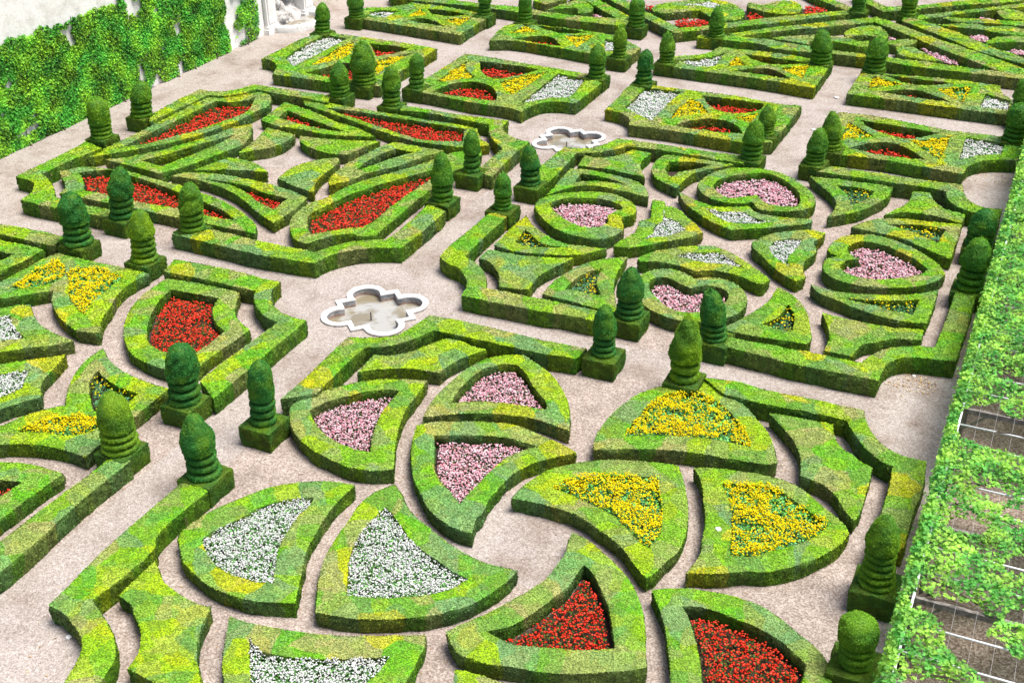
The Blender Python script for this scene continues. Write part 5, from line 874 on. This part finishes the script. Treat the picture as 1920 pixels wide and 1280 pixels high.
def vine(y0, y1, label, seed):
    yc = (y0 + y1) / 2
    root = empty('grape_vine', (-.9, yc, 0), label, 'grape vine', 'grape vines on the arbour')
    p = px((0, yc)); sz = max(.095, 2.9 * p)
    n = int((y1 - y0) * 4.2 * 3.6 / sz ** 2)
    P = np.column_stack([rng.uniform(-1.12, 3.1, n), rng.uniform(y0, y1, n), np.zeros(n)])
    q = .8 * vnoise(P, 1.1, seed) + .5 * vnoise(P, 2.9, 72)
    q = .8 * vnoise(P, 1.1, 71) + .5 * vnoise(P, 2.9, 72)
    q += np.clip(-.2 - P[:, 0], 0, 1) * 1.4 + .12
    for gx_, gy_, ax_, ay_ in GAPS:
        d = ((P[:, 0] - gx_) / ax_) ** 2 + ((P[:, 1] - gy_) / ay_) ** 2
        q -= 2.0 * np.exp(-d ** 2 * .95)
    P = P[q > -.74]; q = q[q > -.74]
    P[:, 2] = 2.33 + .30 * rng.random(len(P)) ** 1.3 * np.clip(.6 + q, .25, 1) + .06 * vnoise(P, 2, 75)
    over = P[:, 0] < -.95; P[over, 2] -= (-.95 - P[over, 0]) * 1.5
    m_ = int((y1 - y0) * 2.2 * 1.5 / sz ** 2)
    S = np.column_stack([-1.0 + rng.normal(0, .07, m_), rng.uniform(y0, y1, m_), 2.45 - 2.2 * rng.random(m_) ** 1.35])
    keep = vnoise(S, 1.6, 77) + .3 * (S[:, 2] - 1.2) > -.45
    S = S[keep]
    C = np.concatenate([P, S]); N = np.concatenate([np.tile([0, 0, 1.], (len(P), 1)), np.tile([-1., 0, .5], (len(S), 1))])
    C = C - [-.9, yc, 0]
    # lobed leaf: five pointed fan
    D = N + rng.normal(0, .42, (len(C), 3)); D /= np.linalg.norm(D, axis=1)[:, None]
    T = np.cross(D, rng.normal(0, 1, (len(C), 3))); T /= np.linalg.norm(T, axis=1)[:, None]; B = np.cross(D, T)
    s = (sz * (.6 + .7 * rng.random(len(C))))[:, None] * .5
    V = np.stack([C - T * s * .9, C - T * s * .35 - B * s * 1.0 - D * s * .15, C + T * s * .15 - B * s * .55, C + T * s * .55 - B * s * .75 - D * s * .2, C + T * s * 1.15,
                  C + T * s * .55 + B * s * .75 - D * s * .2, C + T * s * .15 + B * s * .55, C - T * s * .35 + B * s * 1.0 - D * s * .15], 1).reshape(-1, 3)
    i_ = np.arange(len(C))[:, None] * 8
    F = np.concatenate([i_ + f for f in ([0, 1, 2], [0, 2, 3], [0, 3, 4], [0, 4, 5], [0, 5, 6], [0, 6, 7])])
    t = np.clip(.5 + .3 * vnoise(C, 2.5, 78) + rng.normal(0, .22, len(C)), 0, 1)
    link('foliage', mk('foliage', V, F, np.tile(t, 6)), M['vine'], root)
    bm = bmesh.new()
    bm_tube(bm, [(.02, 0, 0), (.08, .05, .8), (-.02, -.03, 1.6), (.12, .02, 2.25), (.5, .1, 2.38)], .05, 7, .6)
    done(bm, 'trunk', 'vine_bark', root)
    for k_ in range(3):
        ya = rng.uniform(y0, y1) - yc; xa = rng.uniform(.1, 1.2)
        bm = bmesh.new(); pp = [(xa, ya, 2.40)]
        for _ in range(7): pp.append((pp[-1][0] + rng.uniform(.15, .35), pp[-1][1] + rng.normal(-.04, .10), 2.38 + rng.uniform(-.03, .07)))
        bm_tube(bm, pp, .022, 5, .4); done(bm, 'cane', 'vine_bark', root)
VL = ["nearest grape vine at the bottom right corner, with big bare openings", "grape vine beside the tall ringed topiary, thick leafy mat", "grape vine just below the wide open bay of the arbour",
      "grape vine around the wide open bay beside the scooped gravel corner", "grape vine beside the lower right border hedge of the heart square", "grape vine opposite the two dark topiaries by the path",
      "grape vine beside the upper right corner of the heart square", "farthest grape vine narrowing at the right edge"]
yb = [14.0, 20.2, 24.2, 27.9, 33.1, 38.5, 43.8, 49.3, 59.5]
for a_i in range(8): vine(yb[a_i], yb[a_i + 1], VL[a_i], 70)

# ------------------------------------------------------------------ small things
def scatter_leaves(boxes, label):
    C = []
    for x0, x1, y0, y1, n in boxes: C.append(np.column_stack([rng.uniform(x0, x1, n), rng.uniform(y0, y1, n), np.full(n, .02)]))
    C = np.concatenate(C)
    V, F = cards(C, np.tile([0, 0, 1.], (len(C), 1)), np.full(len(C), .075), .25, .6)
    tag(link('fallen_leaves', mk('fallen_leaves', V, F, np.tile(rng.random(len(C)), 2)), M['dry_leaf']), label, 'leaves', kind='stuff')
scatter_leaves(LEAFBOX, "dry tan fallen leaves lying on the gravel")
for (x, y, z, s), lab in SMALL:
    bm = bmesh.new(); bmesh.ops.create_icosphere(bm, subdivisions=2, radius=s)
    for v in bm.verts: v.co.z *= .45; v.co.x *= 1.25; v.co += Vector(rng.normal(0, s * .12, 3))
    o = done(bm, 'litter', 'white_stone', smooth=True); o.location = (x, y, z + s * .3); tag(o, lab, 'litter', 'white scraps')
# bits of clipping and dry leaf caught along the hedge feet
Q = []
for z_, lab_, out_, beds_ in HEDGES:
    l_ = curve(out_, .25); c_ = l_.mean(0)
    if np.hypot(*c_) > 60: continue
    n_ = len(l_) // 2; k_ = rng.integers(0, len(l_), n_)
    T_ = np.roll(l_, -1, 0) - l_; T_ /= np.linalg.norm(T_, axis=1)[:, None] + 1e-9
    N_ = np.column_stack([T_[:, 1], -T_[:, 0]]) * (1 if area(l_) > 0 else -1)
    Q.append(l_[k_] + N_[k_] * (.03 + .35 * rng.random((n_, 1)) ** 2.2))
Q = np.concatenate(Q); C = np.column_stack([Q, np.full(len(Q), .018)])
V, F = cards(C, np.tile([0, 0, 1.], (len(C), 1)), np.full(len(C), .05), .3, .5)
tag(link('hedge_clippings', mk('hedge_clippings', V, F, np.tile(rng.random(len(C)) * .7, 2)), M['dry_leaf']), "small brown clippings caught at the feet of the hedges", 'clippings', kind='stuff')
# plant marker post
mp_ = empty('marker_bottle', (*MARK, 0), "small white and green bottle standing at the foot of the scooped hedge", 'bottle')
bm = bmesh.new(); bm_tube(bm, [(0, 0, 0), (0, 0, .26), (0, 0, .32)], .07, 10); done(bm, 'body', 'white_stone', mp_)
bm = bmesh.new(); bm_tube(bm, [(0, 0, .32), (0, 0, .42)], .03, 8); done(bm, 'neck', 'rim_stone', mp_)
bm = bmesh.new(); bm_tube(bm, [(0, 0, .08), (0, 0, .2)], .074, 10); done(bm, 'band', 'leaf_y', mp_)

# ------------------------------------------------------------------ camera, light, world
cd = bpy.data.cameras.new('camera'); cam = bpy.data.objects.new('camera', cd); COL.objects.link(cam)
cd.sensor_width = 36; cd.lens = 2317.85 / 1920 * 36; cd.clip_end = 2000; cd.clip_start = .5
pitch, roll, yaw = .525282, -.0143174, -.43795
fw = Vector((math.sin(yaw) * math.cos(pitch), math.cos(yaw) * math.cos(pitch), -math.sin(pitch)))
ri = Vector((math.cos(yaw), -math.sin(yaw), 0)); up = ri.cross(fw)
r2 = ri * math.cos(roll) + up * math.sin(roll); u2 = -ri * math.sin(roll) + up * math.cos(roll)
cam.matrix_world = Matrix(((r2.x, u2.x, -fw.x, 0), (r2.y, u2.y, -fw.y, 0), (r2.z, u2.z, -fw.z, CZ), (0, 0, 0, 1)))
scene.camera = cam
EL, AZ = math.radians(70), math.radians(AZD)   # azimuth measured from +Y toward +X
w = bpy.data.worlds.new('World'); scene.world = w; w.use_nodes = True
nt = w.node_tree; bg = nt.nodes['Background']; sk = nt.nodes.new('ShaderNodeTexSky')
sk.sky_type = 'NISHITA'; sk.sun_disc = False; sk.sun_elevation = EL; sk.sun_rotation = AZ
sk.air_density = 1.0; sk.dust_density = 4.0; sk.ozone_density = .6
nt.links.new(sk.outputs[0], bg.inputs[0]); bg.inputs[1].default_value = SKY
sl = bpy.data.lights.new('sun', 'SUN'); sl.energy = SUN; sl.angle = math.radians(28); sl.color = (1, .96, .90)
so = bpy.data.objects.new('sun', sl); COL.objects.link(so)
sd = Vector((math.sin(AZ) * math.cos(EL), math.cos(AZ) * math.cos(EL), math.sin(EL)))
so.rotation_euler = sd.to_track_quat('Z', 'Y').to_euler(); so.location = (0, 30, 40)
vs = scene.view_settings; vs.view_transform = 'Standard'; vs.look = 'None'; vs.exposure = EXPO; vs.gamma = 1
scene.render.resolution_x = 1024; scene.render.resolution_y = 682
scene.cycles.max_bounces = 5; scene.cycles.diffuse_bounces = 3; scene.cycles.transmission_bounces = 3
